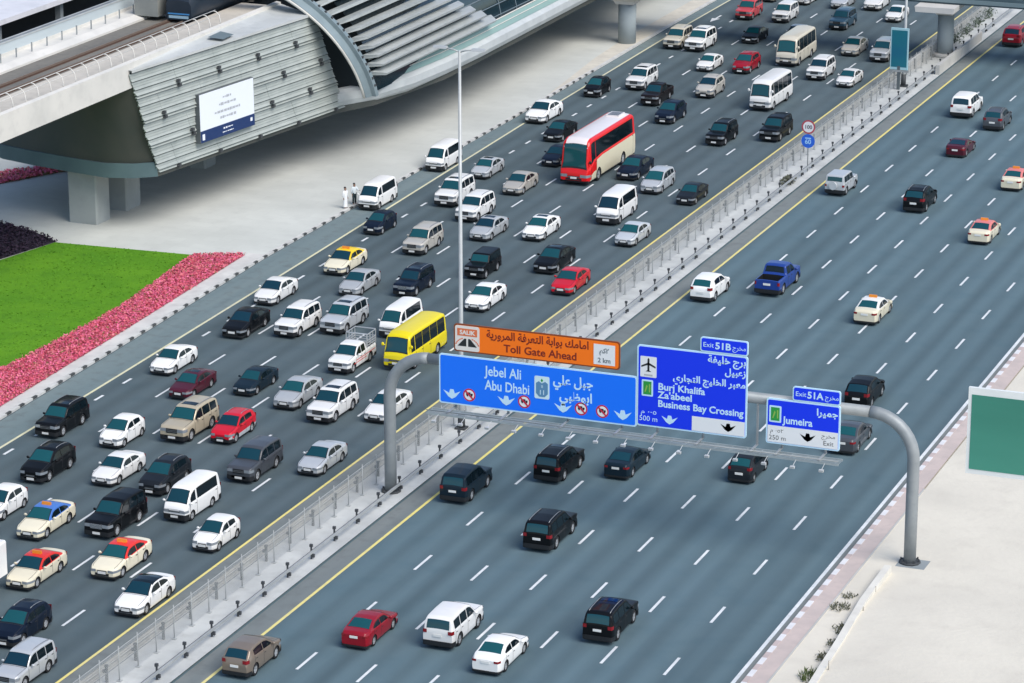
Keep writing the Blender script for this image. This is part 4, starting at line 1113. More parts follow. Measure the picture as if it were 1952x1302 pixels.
SPECS = {
 # s runs from the nose (0) to the tail (L)
 'sedan': spec(L=4.78, W=1.82, H=1.46, rw=0.325, axles=(0.95, 3.75),
    top=[(0, .60), (.06, .68), (.35, .78), (1.28, .95), (2.02, 1.39), (2.35, 1.44), (2.9, 1.45), (3.35, 1.40), (4.12, 1.09), (4.62, 1.05), (4.74, .98), (4.78, .86)],
    belt=[(0, .55), (.3, .70), (1.3, .90), (4.2, 1.00), (4.78, .80)],
    wind=(1.32, 2.06), rear=(3.36, 4.10), side=[(1.55, 2.72), (2.80, 3.72)], head=(.52, .68, .55, .62), tail=(.74, .92, .5, .5)),
 'hatch': spec(L=3.92, W=1.70, H=1.52, rw=0.30, axles=(0.78, 3.24), rr=.6, ar=.16,
    top=[(0, .62), (.06, .72), (.3, .84), (.95, 1.00), (1.75, 1.45), (2.1, 1.51), (2.7, 1.52), (3.25, 1.45), (3.78, 1.05), (3.88, .95), (3.92, .70)],
    belt=[(0, .58), (.3, .76), (1.0, .94), (3.3, 1.06), (3.8, 1.0), (3.92, .66)],
    wind=(1.0, 1.78), rear=(3.30, 3.74), side=[(1.3, 2.2), (2.28, 3.1)], head=(.58, .76, .5, .75), tail=(.84, 1.08, .75, .35)),
 'crossover': spec(L=4.55, W=1.84, H=1.68, rw=0.355, axles=(0.92, 3.60), zb=.24, rr=.6, ar=.15, rails=True,
    top=[(0, .70), (.06, .82), (.3, .94), (1.15, 1.10), (1.92, 1.57), (2.3, 1.65), (3.2, 1.66), (3.95, 1.57), (4.40, 1.14), (4.50, 1.05), (4.55, .80)],
    belt=[(0, .66), (.3, .86), (1.2, 1.05), (3.9, 1.16), (4.4, 1.1), (4.55, .76)],
    wind=(1.2, 1.96), rear=(3.98, 4.38), side=[(1.5, 2.5), (2.58, 3.65)], head=(.66, .84, .55, .6), tail=(.88, 1.16, .70, .35), bumper=(.26, .46)),
 'suv': spec(L=4.92, W=1.93, H=1.88, rw=0.385, axles=(0.98, 3.80), zb=.27, tum=.14, rr=.35, ar=.08, rf=.45, af=.13, rails=True,
    top=[(0, .86), (.05, .98), (.25, 1.08), (1.35, 1.17), (1.98, 1.73), (2.3, 1.84), (3.3, 1.87), (4.45, 1.82), (4.72, 1.70), (4.86, 1.16), (4.90, 1.06), (4.92, .90)],
    belt=[(0, .82), (.25, 1.02), (1.35, 1.12), (4.8, 1.17), (4.92, .86)],
    wind=(1.40, 1.99), rear=(4.70, 4.85), side=[(1.62, 2.6), (2.68, 3.6), (3.68, 4.5)], head=(.78, .99, .5, .40), tail=(.90, 1.18, .74, .22), bumper=(.30, .55), grille=(.42, .70, .98)),
 'jeep': spec(L=4.45, W=1.86, H=1.86, rw=0.39, axles=(0.80, 3.50), zb=.30, tum=.08, rr=.2, ar=.04, rf=.25, af=.08, crown=.02, re=.08,
    top=[(0, 1.0), (.05, 1.10), (.2, 1.15), (1.35, 1.20), (1.75, 1.75), (1.95, 1.83), (4.2, 1.84), (4.33, 1.76), (4.40, 1.22), (4.43, 1.1), (4.45, .95)],
    belt=[(0, .96), (.2, 1.08), (1.35, 1.14), (4.3, 1.18), (4.45, .9)],
    wind=(1.38, 1.74), rear=(4.32, 4.39), side=[(1.60, 2.45), (2.52, 3.35), (3.42, 4.1)], head=(.86, 1.06, .5, .12), tail=(.80, 1.05, .82, .1), bumper=(.40, .60), grille=(.40, .78, 1.04)),
 'van': spec(L=4.85, W=1.76, H=2.06, rw=0.325, axles=(0.88, 3.60), zb=.22, tum=.10, rr=.25, ar=.06, rf=.40, af=.12, crown=.04, re=.14,
    top=[(0, .84), (.05, .98), (.34, 1.20), (.95, 1.86), (1.3, 2.0), (1.9, 2.05), (4.3, 2.05), (4.60, 1.98), (4.78, 1.40), (4.82, 1.2), (4.85, .95)],
    belt=[(0, .80), (.3, 1.08), (.6, 1.16), (4.7, 1.18), (4.85, .9)],
    wind=(.36, .96), rear=(4.62, 4.77), side=[(.72, 1.42), (1.62, 4.35)], head=(.68, .86, .48, .35), tail=(.95, 1.25, .78, .1), bumper=(.28, .58), grille=(.45, .70, .80), mirror=True),
 'minibus': spec(L=6.9, W=2.06, H=2.62, rw=0.38, axles=(1.25, 5.15), zb=.30, tum=.10, rr=.35, ar=.07, rf=.45, af=.10, crown=.06, re=.20,
    top=[(0, 1.0), (.04, 1.12), (.16, 1.30), (.42, 2.22), (.60, 2.44), (1.1, 2.58), (6.3, 2.58), (6.66, 2.48), (6.80, 1.8), (6.86, 1.35), (6.9, 1.1)],
    belt=[(0, .95), (.14, 1.20), (.3, 1.24), (6.7, 1.30), (6.9, 1.0)],
    wind=(.17, .44), rear=(6.68, 6.79), side=[(.62, 1.25), (1.34, 2.55), (2.60, 3.85), (3.90, 5.15), (5.20, 6.45)], head=(.66, .88, .52, .3), tail=(.75, 1.1, .8, .1), bumper=None, grille=(.5, .72, .86)),
 'coach': spec(L=10.9, W=2.50, H=3.45, rw=0.48, axles=(2.35, 7.9), zb=.32, tum=.10, rr=.4, ar=.06, rf=.7, af=.14, crown=.07, re=.24,
    top=[(0, .85), (.06, 1.05), (.14, 1.30), (.45, 2.95), (.75, 3.28), (1.2, 3.40), (10.3, 3.40), (10.62, 3.28), (10.8, 2.2), (10.86, 1.6), (10.9, 1.2)],
    belt=[(0, .80), (.12, 1.22), (.5, 1.30), (1.3, 1.75), (3.0, 1.95), (10.6, 2.0), (10.9, 1.1)],
    wind=(.15, .50), rear=(10.64, 10.79), side=[(.85, 1.7), (1.8, 10.2)], head=(.66, .88, .5, .5), tail=(.9, 1.3, .84, .1), grille=(.4, .62, .76), sideglass=DARKGLASS),
 'pickup': spec(L=5.15, W=1.84, H=1.80, rw=0.375, axles=(0.95, 4.03), zb=.28, tum=.14, rr=.12, ar=.03, rf=.45, af=.14, crown=.03,
    top=[(0, .84), (.06, .96), (.25, 1.06), (1.30, 1.14), (1.95, 1.66), (2.2, 1.76), (3.05, 1.78), (3.28, 1.72), (3.42, 1.20), (3.50, 1.14), (5.10, 1.14), (5.15, 1.12)],
    belt=[(0, .80), (.25, 1.0), (1.3, 1.08), (3.4, 1.11), (5.15, 1.06)],
    wind=(1.34, 1.97), rear=(3.29, 3.41), side=[(1.58, 2.4), (2.48, 3.15)], head=(.76, .95, .5, .4), tail=(.74, 1.04, .86, .1), bumper=(.34, .54), grille=(.4, .7, .92), bed=(3.62, 5.06)),
 'coupe': spec(L=4.40, W=1.86, H=1.30, rw=0.335, axles=(0.92, 3.52), zb=.16, rr=.55, ar=.18,
    top=[(0, .52), (.06, .60), (.4, .72), (1.45, .88), (2.2, 1.24), (2.5, 1.28), (2.9, 1.27), (3.9, 1.02), (4.2, .98), (4.34, .92), (4.40, .74)],
    belt=[(0, .5), (.4, .66), (1.45, .83), (3.6, .96), (4.2, .93), (4.40, .68)],
    wind=(1.5, 2.22), rear=(2.98, 3.82), side=[(1.75, 3.2)], head=(.46, .60, .55, .7), tail=(.66, .84, .35, .4)),
 'wagon': spec(L=4.75, W=1.84, H=1.62, rw=0.325, axles=(0.98, 3.78), zb=.2, rr=.55, ar=.13, rails=False,
    top=[(0, .64), (.06, .74), (.3, .86), (1.0, 1.02), (1.95, 1.52), (2.3, 1.60), (3.4, 1.61), (4.3, 1.50), (4.62, 1.08), (4.70, .98), (4.75, .78)],
    belt=[(0, .6), (.3, .78), (1.05, .96), (4.3, 1.06), (4.6, 1.02), (4.75, .74)],
    wind=(1.05, 1.98), rear=(4.33, 4.60), side=[(1.4, 2.5), (2.58, 3.4), (3.48, 4.15)], head=(.58, .76, .5, .7), tail=(.84, 1.08, .75, .3)),
}
for k_, v_ in SPECS.items():
    v_.name = k_

SEAM = principled('panel_gap', (0.03, 0.032, 0.035), .7)
def sm(ctrl, s, h=0.05):
    xs = [c[0] for c in ctrl]; zs = [c[1] for c in ctrl]
    f = lambda q: float(np.interp(q, xs, zs))
    a, b = max(xs[0], s - h), min(xs[-1], s + h)
    return (f(a) + 2 * f(s) + f(b)) / 4

class Shell:
    def __init__(self, sp):
        self.sp = sp
        self.belt_ref = float(np.interp(sp.L * 0.5, [c[0] for c in sp.belt], [c[1] for c in sp.belt]))
    def at(self, s):
        sp = self.sp
        hw = sp.W / 2
        if s < sp.rf:
            hw *= 1 - sp.af * ((sp.rf - s) / sp.rf) ** 2.2
        if sp.L - s < sp.rr:
            hw *= 1 - sp.ar * ((sp.rr - (sp.L - s)) / sp.rr) ** 2.2
        zt = sm(sp.top, s); zs = min(sm(sp.belt, s), zt - 0.03)
        fr = max(0.0, min(1.0, (zt - zs) / (sp.H - self.belt_ref)))
        ws = hw * 0.965
        wt = ws - sp.tum * fr
        re = min(sp.re, (zt - zs) * 0.6)
        lift = 0.10 * max(0, 1 - s / 0.3) + 0.10 * max(0, 1 - (sp.L - s) / 0.3)
        return hw, ws, zs, wt, zt, re, sp.zb + lift
    def ztop(self, s, x):
        hw, ws, zs, wt, zt, re, zb = self.at(s)
        e = max(wt - re, 0.05)
        return zt + self.sp.crown * (1 - min(1, (x / e) ** 2))
    def half(self, s):
        hw, ws, zs, wt, zt, re, zb = self.at(s)
        zm = zs - 0.10 * min(1, (zs - zb) / 0.4)
        P = [(0.82 * hw, zb), (hw * .965, zb + .03), (hw * .99, zb + .12), (hw, zb + .45 * (zm - zb)), (hw, zm - .02), (hw * .992, zm + .05), (ws, zs)]
        for t in (.25, .5, .75, 1):
            P.append((ws + (wt - ws) * t, zs + (zt - re - zs) * t))
        P.append((wt - .12 * re, zt - .5 * re)); P.append((wt - .45 * re, zt - .14 * re))
        e = max(wt - re, 0.05)
        for u in (1, .75, .4, 0):
            P.append((u * e, zt + self.sp.crown * (1 - u * u)))
        return P
    def body(self, mats, zone=None):
        sp = self.sp
        ss = set(np.linspace(0, sp.L, int(sp.L / 0.14)).round(3).tolist())
        for c in sp.top:
            for d in (-.05, 0, .05):
                if 0 <= c[0] + d <= sp.L: ss.add(round(c[0] + d, 3))
        st = sorted(ss)
        st = [s for i, s in enumerate(st) if i == 0 or s - st[i - 1] > 0.012]
        bm = bmesh.new()
        rings = []
        for s in st:
            h = self.half(s); y = s - sp.L / 2
            ring = [(x, y, z) for x, z in h] + [(-x, y, z) for x, z in reversed(h[:-1])]
            rings.append([bm.verts.new(p) for p in ring])
        n = len(rings[0])
        for a, b in zip(rings, rings[1:]):
            for i in range(n):
                f = bm.faces.new((a[i], a[(i + 1) % n], b[(i + 1) % n], b[i])); f.smooth = True
        bm.faces.new(rings[0]); bm.faces.new(rings[-1])
        bmesh.ops.recalc_face_normals(bm, faces=bm.faces[:])
        if zone:
            for f in bm.faces:
                c = f.calc_center_median()
                f.material_index = zone(c.x, c.y + sp.L / 2, c.z, self)
        o = link("body", bm, mats)
        # wheel arches (and the open load bed) are cut out
        cb = bmesh.new()
        ra = sp.rw * 1.17
        for s in sp.axles:
            for sg in (-1, 1):
                x0 = sp.W / 2 - 0.30
                add_bar(cb, (sg * x0, s - sp.L / 2, sp.rw), (sg * (x0 + .6), s - sp.L / 2, sp.rw), ra, 20)
        if sp.bed:
            add_box(cb, -sp.W / 2 + .13, sp.W / 2 - .13, sp.bed[0] - sp.L / 2, sp.bed[1] - sp.L / 2, .72, 1.6)
        bmesh.ops.recalc_face_normals(cb, faces=cb.faces[:])
        cut = link("cutter", cb, mats)
        md = o.modifiers.new("cut", 'BOOLEAN'); md.operation = 'DIFFERENCE'; md.object = cut; md.solver = 'EXACT'
        me = bpy.data.meshes.new_from_object(o.evaluated_get(bpy.context.evaluated_depsgraph_get()))
        o.modifiers.clear(); o.data = me
        bpy.data.objects.remove(cut)
        for p in me.polygons:
            c = p.center
            for s in sp.axles:
                d = math.hypot(c.y - (s - sp.L / 2), c.z - sp.rw)
                if abs(c.x) > sp.W / 2 - .31 and abs(c.x) < sp.W / 2 - 0.005 and d < ra * 1.005 and p.area > 1e-5 and (abs(p.normal.x) > .98 or abs(d - ra) < .03 and abs(p.normal.x) < .2):
                    if abs(c.x) < sp.W / 2 - .02:
                        p.material_index = 1
            if sp.bed and abs(c.x) < sp.W / 2 - .12 and sp.bed[0] - .02 < c.y + sp.L / 2 < sp.bed[1] + .02 and c.z < 1.1 and c.z > .71:
                p.material_index = 1
        me.set_sharp_from_angle(angle=R(32))
        return o
    # ---- patches lying on the shell
    def top_patch(self, s0, s1, inset=0.05, n=9, off=0.010, u0=-1, u1=1):
        sp = self.sp; bm = bmesh.new(); G = []
        for s in np.linspace(s0, s1, n):
            hw, ws, zs, wt, zt, re, zb = self.at(s)
            e = max(wt - re * .6 - inset, .05)
            ds = .02
            row = []
            for u in np.linspace(u0, u1, 9):
                x = u * e; z = self.ztop(s, x)
                sl = (self.ztop(s + ds, x) - self.ztop(s - ds, x)) / (2 * ds)
                nl = math.hypot(sl, 1)
                row.append((x, s - sp.L / 2 - sl / nl * off, z + off / nl))
            G.append(row)
        add_grid(bm, G)
        return bm
    def side_patch(self, s0, s1, sg, off=0.010, lo=.05, hi=.035):
        sp = self.sp; bm = bmesh.new(); G = []
        for s in np.linspace(s0, s1, 10):
            hw, ws, zs, wt, zt, re, zb = self.at(s)
            za, zc = zs + lo, zt - re - hi
            if zc - za < .05: continue
            H = zt - re - zs
            row = []
            for t in (0, .5, 1):
                z = za + (zc - za) * t
                x = ws + (wt - ws) * (z - zs) / H + off
                row.append((sg * x, s - sp.L / 2, z))
            G.append(row)
        if sg < 0: G = [list(reversed(r)) for r in G]
        add_grid(bm, G)
        return bm
    def wrap(self, z0, z1, xin, s_end, front=True, sg=1, off=.012, lean=0.0):
        """strip round a corner: from x = xin*half width on the nose or tail, along the side to s_end"""
        sp = self.sp; bm = bmesh.new()
        e = 0.0 if front else sp.L
        hw0 = self.at(0.001 if front else sp.L - .001)[0]
        path = []
        for u in np.linspace(xin, .97, 5):
            path.append((u * hw0, e - off if front else e + off))
        m = 6
        for k in range(m + 1):
            s = s_end * k / m
            s_ = s if front else sp.L - s
            path.append((self.at(s_)[0] + off, s_))
        G = [[(sg * x, s - sp.L / 2, z0), (sg * (x - .003), s - sp.L / 2, z1 - lean * i / len(path))] for i, (x, s) in enumerate(path)]
        add_grid(bm, G)
        bmesh.ops.recalc_face_normals(bm, faces=bm.faces[:])
        return bm

def wheel_meshes(rw, wd=0.22):
    bm = bmesh.new()
    prof = [(rw * .62, -wd / 2), (rw * .93, -wd / 2), (rw, -wd * .36), (rw, wd * .36), (rw * .93, wd / 2), (rw * .62, wd / 2)]
    n = 20
    G = [[(x, r * math.cos(2 * math.pi * k / n), r * math.sin(2 * math.pi * k / n)) for k in range(n + 1)] for r, x in prof]
    add_grid(bm, G)
    bmesh.ops.remove_doubles(bm, verts=bm.verts[:], dist=1e-4)
    bmesh.ops.recalc_face_normals(bm, faces=bm.faces[:])
    rb = bmesh.new()
    add_bar(rb, (-wd * .36, 0, 0), (wd * .36, 0, 0), rw * .635, 20, mi=2)
    for sg in (-1, 1):
        for k in range(5):
            a = 2 * math.pi * k / 5
            d = Vector((0, math.cos(a), math.sin(a))); t = Vector((0, -d.z, d.y))
            p = [d * .05 * rw + t * .13 * rw, d * .6 * rw + t * .17 * rw, d * .6 * rw - t * .17 * rw, d * .05 * rw - t * .13 * rw]
            vs = [rb.verts.new(q + Vector((sg * wd * .40, 0, 0))) for q in p]
            rb.faces.new(vs if sg < 0 else list(reversed(vs)))
        n = 20
        for k in range(n):
            a0, a1 = 2 * math.pi * k / n, 2 * math.pi * (k + 1) / n
            q = [(sg * wd * .42, r * math.cos(a), r * math.sin(a)) for r, a in ((rw * .53, a0), (rw * .64, a0), (rw * .64, a1), (rw * .53, a1))]
            rb.faces.new([rb.verts.new(v) for v in (q if sg > 0 else reversed(q))])
    return bm, rb

def build_vehicle(kind, variant=None):
    """one prototype with all its parts; the body paint is slot 0 and is linked per object"""
    sp = SPECS[kind]
    sh = Shell(sp)
    L2 = sp.L / 2
    root = bpy.data.objects.new(kind, None); COL.objects.link(root)
    zone = None
    mats = [paint('white'), BLACKTRIM, paint('taxired')]
    if variant == 'taxi':
        def zone(x, s, z, q):
            hw, ws, zs, wt, zt, re, zb = q.at(s)
            return 2 if (z > zs + .02 and zt - zs > .10 and 1.3 < s < 4.15) else 0
    if kind == 'coach':
        mats = [paint('coachcream'), BLACKTRIM, paint('coachred'), paint('coachwhite')]
        def zone(x, s, z, q):
            hw, ws, zs, wt, zt, re, zb = q.at(s)
            if z > zt - re * .55 and s > .4 and abs(x) < .84 * wt: return 3
            if s > 10.2 and z > 1.9: return 2
            if s < .5: return 2
            if z > zs - .05: return 2
            if s < 2.2 and z > .5 + .6 * (s - .5): return 2
            if z > zs - .42: return 2
            return 0
    if variant == 'trim':     # lower body in a contrasting silver
        mats = [paint('red'), BLACKTRIM, paint('palesilver')]
        def zone(x, s, z, q):
            return 2 if z < .60 else 0
    if variant == 'blackroof':
        mats = [paint('white'), BLACKTRIM, DARKGLASS]
        def zone(x, s, z, q):
            hw, ws, zs, wt, zt, re, zb = q.at(s)
            return 2 if (z > zt - re * .6 and 2.0 < s < 3.4) else 0
    b = sh.body(mats, zone)
    b.parent = root
    P = lambda name, bm, m, par=root, sharp=None: link(name, bm, m, par, sharp)
    P("windscreen_seal", sh.top_patch(sp.wind[0] - .03, sp.wind[1] + .03, inset=.0, off=.006), BLACKTRIM)
    P("windscreen", sh.top_patch(*sp.wind, inset=.06, off=.011), sp.glass)
    P("rear_window", sh.top_patch(*sp.rear, inset=.09), sp.glass if kind != 'pickup' else DARKGLASS)
    sg_ = sp.sideglass or DARKGLASS
    for sg in (1, -1):
        for a, c in sp.side:
            P("side_window", sh.side_patch(a, c, sg), sg_)
        h = sp.head
        P("headlight", sh.wrap(h[0], h[1], h[2], h[3], True, sg, lean=.04), LAMPGLASS)
        t = sp.tail; t = (t[0] + .25 * (t[1] - t[0]), t[1], max(t[2], .70), min(t[3], .24))
        P("taillight", sh.wrap(t[0], t[1], t[2], t[3], False, sg), REDLENS)
    # door gaps, handles and the bonnet gap
    bm = bmesh.new()
    cuts = [sp.side[0][0] - .18] + [(a[1] + c[0]) / 2 for a, c in zip(sp.side, sp.side[1:])] + [sp.side[-1][1] - .05]
    for sg in (1, -1):
        for s in cuts[:4]:
            if any(abs(s - q) < sp.rw * 1.1 for q in sp.axles): s += .06
            G = []
            hw, ws, zs, wt, zt, re, zb = sh.at(s)
            for z, x in ((zb + .14, hw * .992), (zb + .45 * (zs - .1 - zb), hw), (zs - .12, hw), (zs - .05, hw * .992), (zs, ws)):
                G.append([(sg * (x + .005), s - L2 - .016, z), (sg * (x + .005), s - L2 + .016, z)])
            add_grid(bm, G if sg > 0 else [list(reversed(q)) for q in G])
        for s in cuts[1:4]:
            hw, ws, zs, wt, zt, re, zb = sh.at(s - .16)
            add_box(bm, sg * hw - .012, sg * hw + .022, s - L2 - .26, s - L2 - .08, zs - .17, zs - .135)
    if kind not in ('coach', 'minibus', 'van'):
        s = sp.wind[0] - .10
        G = []
        for u in np.linspace(-1, 1, 7):
            e = sh.at(s)[3] - .10
            G.append([(u * e, s - L2 - .015, sh.ztop(s, u * e) + .005), (u * e, s - L2 + .015, sh.ztop(s + .03, u * e) + .005)])
        add_grid(bm, G)
        for sg in (1, -1):
            G = []
            for q in np.linspace(.22, s, 8):
                e = sh.at(q)[3] - .09
                G.append([(sg * e, q - L2, sh.ztop(q, e) + .006), (sg * (e - .025), q - L2, sh.ztop(q, e - .025) + .006)])
            add_grid(bm, G)
    P("panel_seam", bm, SEAM)
    # grille, bumpers, plates
    g = sp.grille
    hw0 = sh.at(0.0)[0]
    bm = bmesh.new(); gw = hw0 * g[0] * 1.15
    add_box(bm, -gw, gw, -L2 - .022, -L2 + .03, g[1], g[2])
    for k in range(1, 3):
        zz = g[1] + (g[2] - g[1]) * k / 3
        add_box(bm, -gw, gw, -L2 - .034, -L2 - .023, zz - .012, zz + .012, 1)
    P("grille", bm, [BLACKTRIM, CHROME])
    bm = bmesh.new(); add_box(bm, -hw0 * .62, hw0 * .62, -L2 - .020, -L2 + .03, sp.zb + .13, sp.zb + .27)
    P("air_intake", bm, BLACKTRIM)
    if sp.bumper:
        for fr in (True, False):
            bm = bmesh.new()
            for sg in (1, -1):
                q = sh.wrap(sp.bumper[0], sp.bumper[1], 0.0, .42, fr, sg, off=.02)
                me = bpy.data.meshes.new("t"); q.to_mesh(me); q.free(); bm.from_mesh(me); bpy.data.meshes.remove(me)
            P("bumper", bm, BLACKTRIM)
    bm = bmesh.new()
    add_box(bm, -sp.W / 2 + .10, sp.W / 2 - .10, -L2 + .12, L2 - .12, sp.zb - .08, sp.zb + .10)
    if kind != 'coach':
        for e in (-1, 1):
            for sg in (1, -1):
                q = sh.wrap(sp.zb + .0, sp.zb + .115, 0.0, .5, e < 0, sg, off=.014)
                me = bpy.data.meshes.new("t"); q.to_mesh(me); q.free(); bm.from_mesh(me); bpy.data.meshes.remove(me)
    P("underbody_shade", bm, BLACKTRIM)  # black underside and lower valance, added to deepen the shade under the car
    zpl = (sp.bumper[0] + sp.bumper[1]) / 2 if sp.bumper else sp.zb + .30
    bm = bmesh.new(); add_box(bm, -.26, .26, -L2 - .045, -L2 - .024, zpl - .07, zpl + .07)
    P("number_plate", bm, PLATE)
    zr = (sp.tail[0] + sp.tail[1]) / 2 - .02
    hr = sh.at(sp.L - .001)
    zr = min(zr, hr[4] - .1)
    bm = bmesh.new(); add_box(bm, -.26, .26, L2 + .004, L2 + .03, zr - .07, zr + .07)
    P("number_plate", bm, PLATE)
    # mirrors
    sm_ = sp.wind[0] + (.35 if kind not in ('minibus', 'coach', 'van') else .12)
    hw, ws, zs, wt, zt, re, zb = sh.at(sm_)
    zc = min(zs + .10, zt) if kind not in ('minibus', 'coach') else zs + .55
    for sg in (1, -1):
        bm = bmesh.new()
        bmesh.ops.create_uvsphere(bm, u_segments=8, v_segments=6, radius=1)
        big = 1.6 if kind in ('minibus', 'coach') else 1.0
        for v in bm.verts:
            v.co = Vector((v.co.x * .12, v.co.y * .07, v.co.z * .085 * big)) + Vector((sg * (ws + .15), sm_ - L2, zc))
        for f in bm.faces: f.smooth = True
        add_bar(bm, (sg * (ws - .03), sm_ - L2 + .03, zc - .04), (sg * (ws + .12), sm_ - L2, zc - .02), .025)
        P("mirror", bm, mats[0] if kind != 'coach' else BLACKTRIM)
    # wheels
    tb, rb = wheel_meshes(sp.rw)
    tyre_me = bpy.data.meshes.new("tyre"); tb.to_mesh(tyre_me); tb.free(); tyre_me.materials.append(RUBBER)
    rim_me = bpy.data.meshes.new("rim"); rb.to_mesh(rim_me); rb.free(); rim_me.materials.append(RIM); rim_me.materials.append(BLACKTRIM); rim_me.materials.append(RIMDISC)
    for s in sp.axles:
        for sg in (1, -1):
            wh = bpy.data.objects.new("wheel", tyre_me); COL.objects.link(wh); wh.parent = root
            wh.location = (sg * (sp.W / 2 - .135), s - L2, sp.rw)
            ri = bpy.data.objects.new("rim", rim_me); COL.objects.link(ri); ri.parent = wh
    if sp.rails and variant != 'norails':
        for sg in (1, -1):
            bm = bmesh.new(); pts = []
            for s in np.linspace(sp.wind[1] + .45, sp.rear[0] - .2, 7):
                a = sh.at(s)
                pts.append((sg * (a[3] - .16), s - L2, a[4] + (.055 if 0 < len(pts) < 6 else .02)))
            add_tube(bm, pts, .022, 5)
            P("roof_rail", bm, ROOFBAR)
    if variant in ('taxi', 'taxisign'):
        bm = bmesh.new()
        add_prism(bm, [(-.10, 0), (.10, 0), (.06, .17), (-.06, .17)], 'x', -.30, .30)
        for v in bm.verts:
            v.co += Vector((0, 2.55 - L2, sh.at(2.55)[4] + .03))
        P("taxi_sign", bm, paint('orange'))
    if variant == 'sunroof' or kind == 'coach':
        if kind == 'coach':
            bm = bmesh.new()
            add_box(bm, -.55, .55, 3.2, 4.6, 3.40, 3.56)
            for k in range(3):
                add_box(bm, -.45, .45, 3.3 + .42 * k, 3.6 + .42 * k, 3.56, 3.575, 1)
            P("roof_hatch", bm, [paint('coachwhite'), paint('grey')])
        else:
            s0 = sp.wind[1] + .35
            P("sunroof", sh.top_patch(s0, s0 + .55, inset=.20), DARKGLASS)
    if kind == 'jeep' or variant == 'spare':
        bm = bmesh.new()
        add_bar(bm, (.1, L2 + .01, .98), (.1, L2 + .22, .98), .37, 18)
        P("spare_wheel_cover", bm, mats[0] if variant == 'spare' else BLACKTRIM)
    if variant == 'cage':
        bm = bmesh.new()
        x = sp.W / 2 - .05; y0, y1 = 3.52 - L2, 5.12 - L2; zt, zb = 2.15, 1.13
        for sg in (1, -1):
            for yy in np.linspace(y0, y1, 4):
                add_box(bm, sg * x - .03, sg * x + .03, yy - .03, yy + .03, zb, zt)
            for zz in (1.30, 1.48, 1.66, 2.12):
                add_box(bm, sg * x - .022, sg * x + .022, y0, y1, zz, zz + .06)
        add_box(bm, -x + .03, x - .03, y0 - .02, y0 + .02, zb, zt - .45)
        add_box(bm, -x, x, y0 - .035, y0 + .035, zt, zt + .06)
        add_box(bm, -x, x, y1 - .035, y1 + .035, zt, zt + .06)
        for zz in (1.30, 1.48, 1.66):
            add_box(bm, -x + .03, x - .03, y1 - .02, y1 + .02, zz, zz + .06)
        P("cargo_cage", bm, paint('palesilver'))
        bm = bmesh.new()
        for sg in (1, -1):
            for (a, c, zz) in ((1.0, 3.3, .62), (1.4, 4.9, .80)):
                hwx = sp.W / 2 + .006
                add_box(bm, sg * hwx - .004, sg * hwx + .004, a - L2, c - L2, zz, zz + .05)
        P("side_stripe", bm, paint('taxired'))
    if kind == 'minibus' and variant != 'plain':
        pass
    if variant == 'skis':
        pass
    return root

def body_vertices(kind):
    """rough outline points of a kind, for sizing"""
    sh = Shell(SPECS[kind]); out = []
    for s in np.linspace(0, SPECS[kind].L, 30):
        for x, z in sh.half(s):
            out.append((x, s - SPECS[kind].L / 2, z)); out.append((-x, s - SPECS[kind].L / 2, z))
    return np.array(out)

PROTOS = {}
REPAINT = {"body", "mirror", "spare_wheel_cover"}
def place(kind, variant, colour, x, y, yaw, k, name, label, cat, group, roof=None, sidec=None, sy=1.0):
    key = (kind, variant)
    first = key not in PROTOS
    if first:
        PROTOS[key] = build_vehicle(kind, variant)
        root = PROTOS[key]; kids = list(root.children)
    else:
        src = PROTOS[key]
        root = src.copy(); COL.objects.link(root); kids = []
        for ch in src.children:
            c = ch.copy(); COL.objects.link(c); c.parent = root; kids.append(c)
            for g in ch.children:
                d = g.copy(); COL.objects.link(d); d.parent = c
    root.name = name
    root.location = (x, y, 0.012); root.rotation_euler = (0, 0, R(yaw)); root.scale = (k, k * sy, k)
    tag(root, label, cat, group)
    for c in kids:
        st = c.name.split(".")[0]
        if st in REPAINT and kind != 'coach' and len(c.data.materials) and c.data.materials[0] is not BLACKTRIM:
            c.material_slots[0].link = 'OBJECT'; c.material_slots[0].material = paint(colour)
            if roof and st == "body" and len(c.material_slots) > 2:
                c.material_slots[2].link = 'OBJECT'; c.material_slots[2].material = paint(roof)
    return root

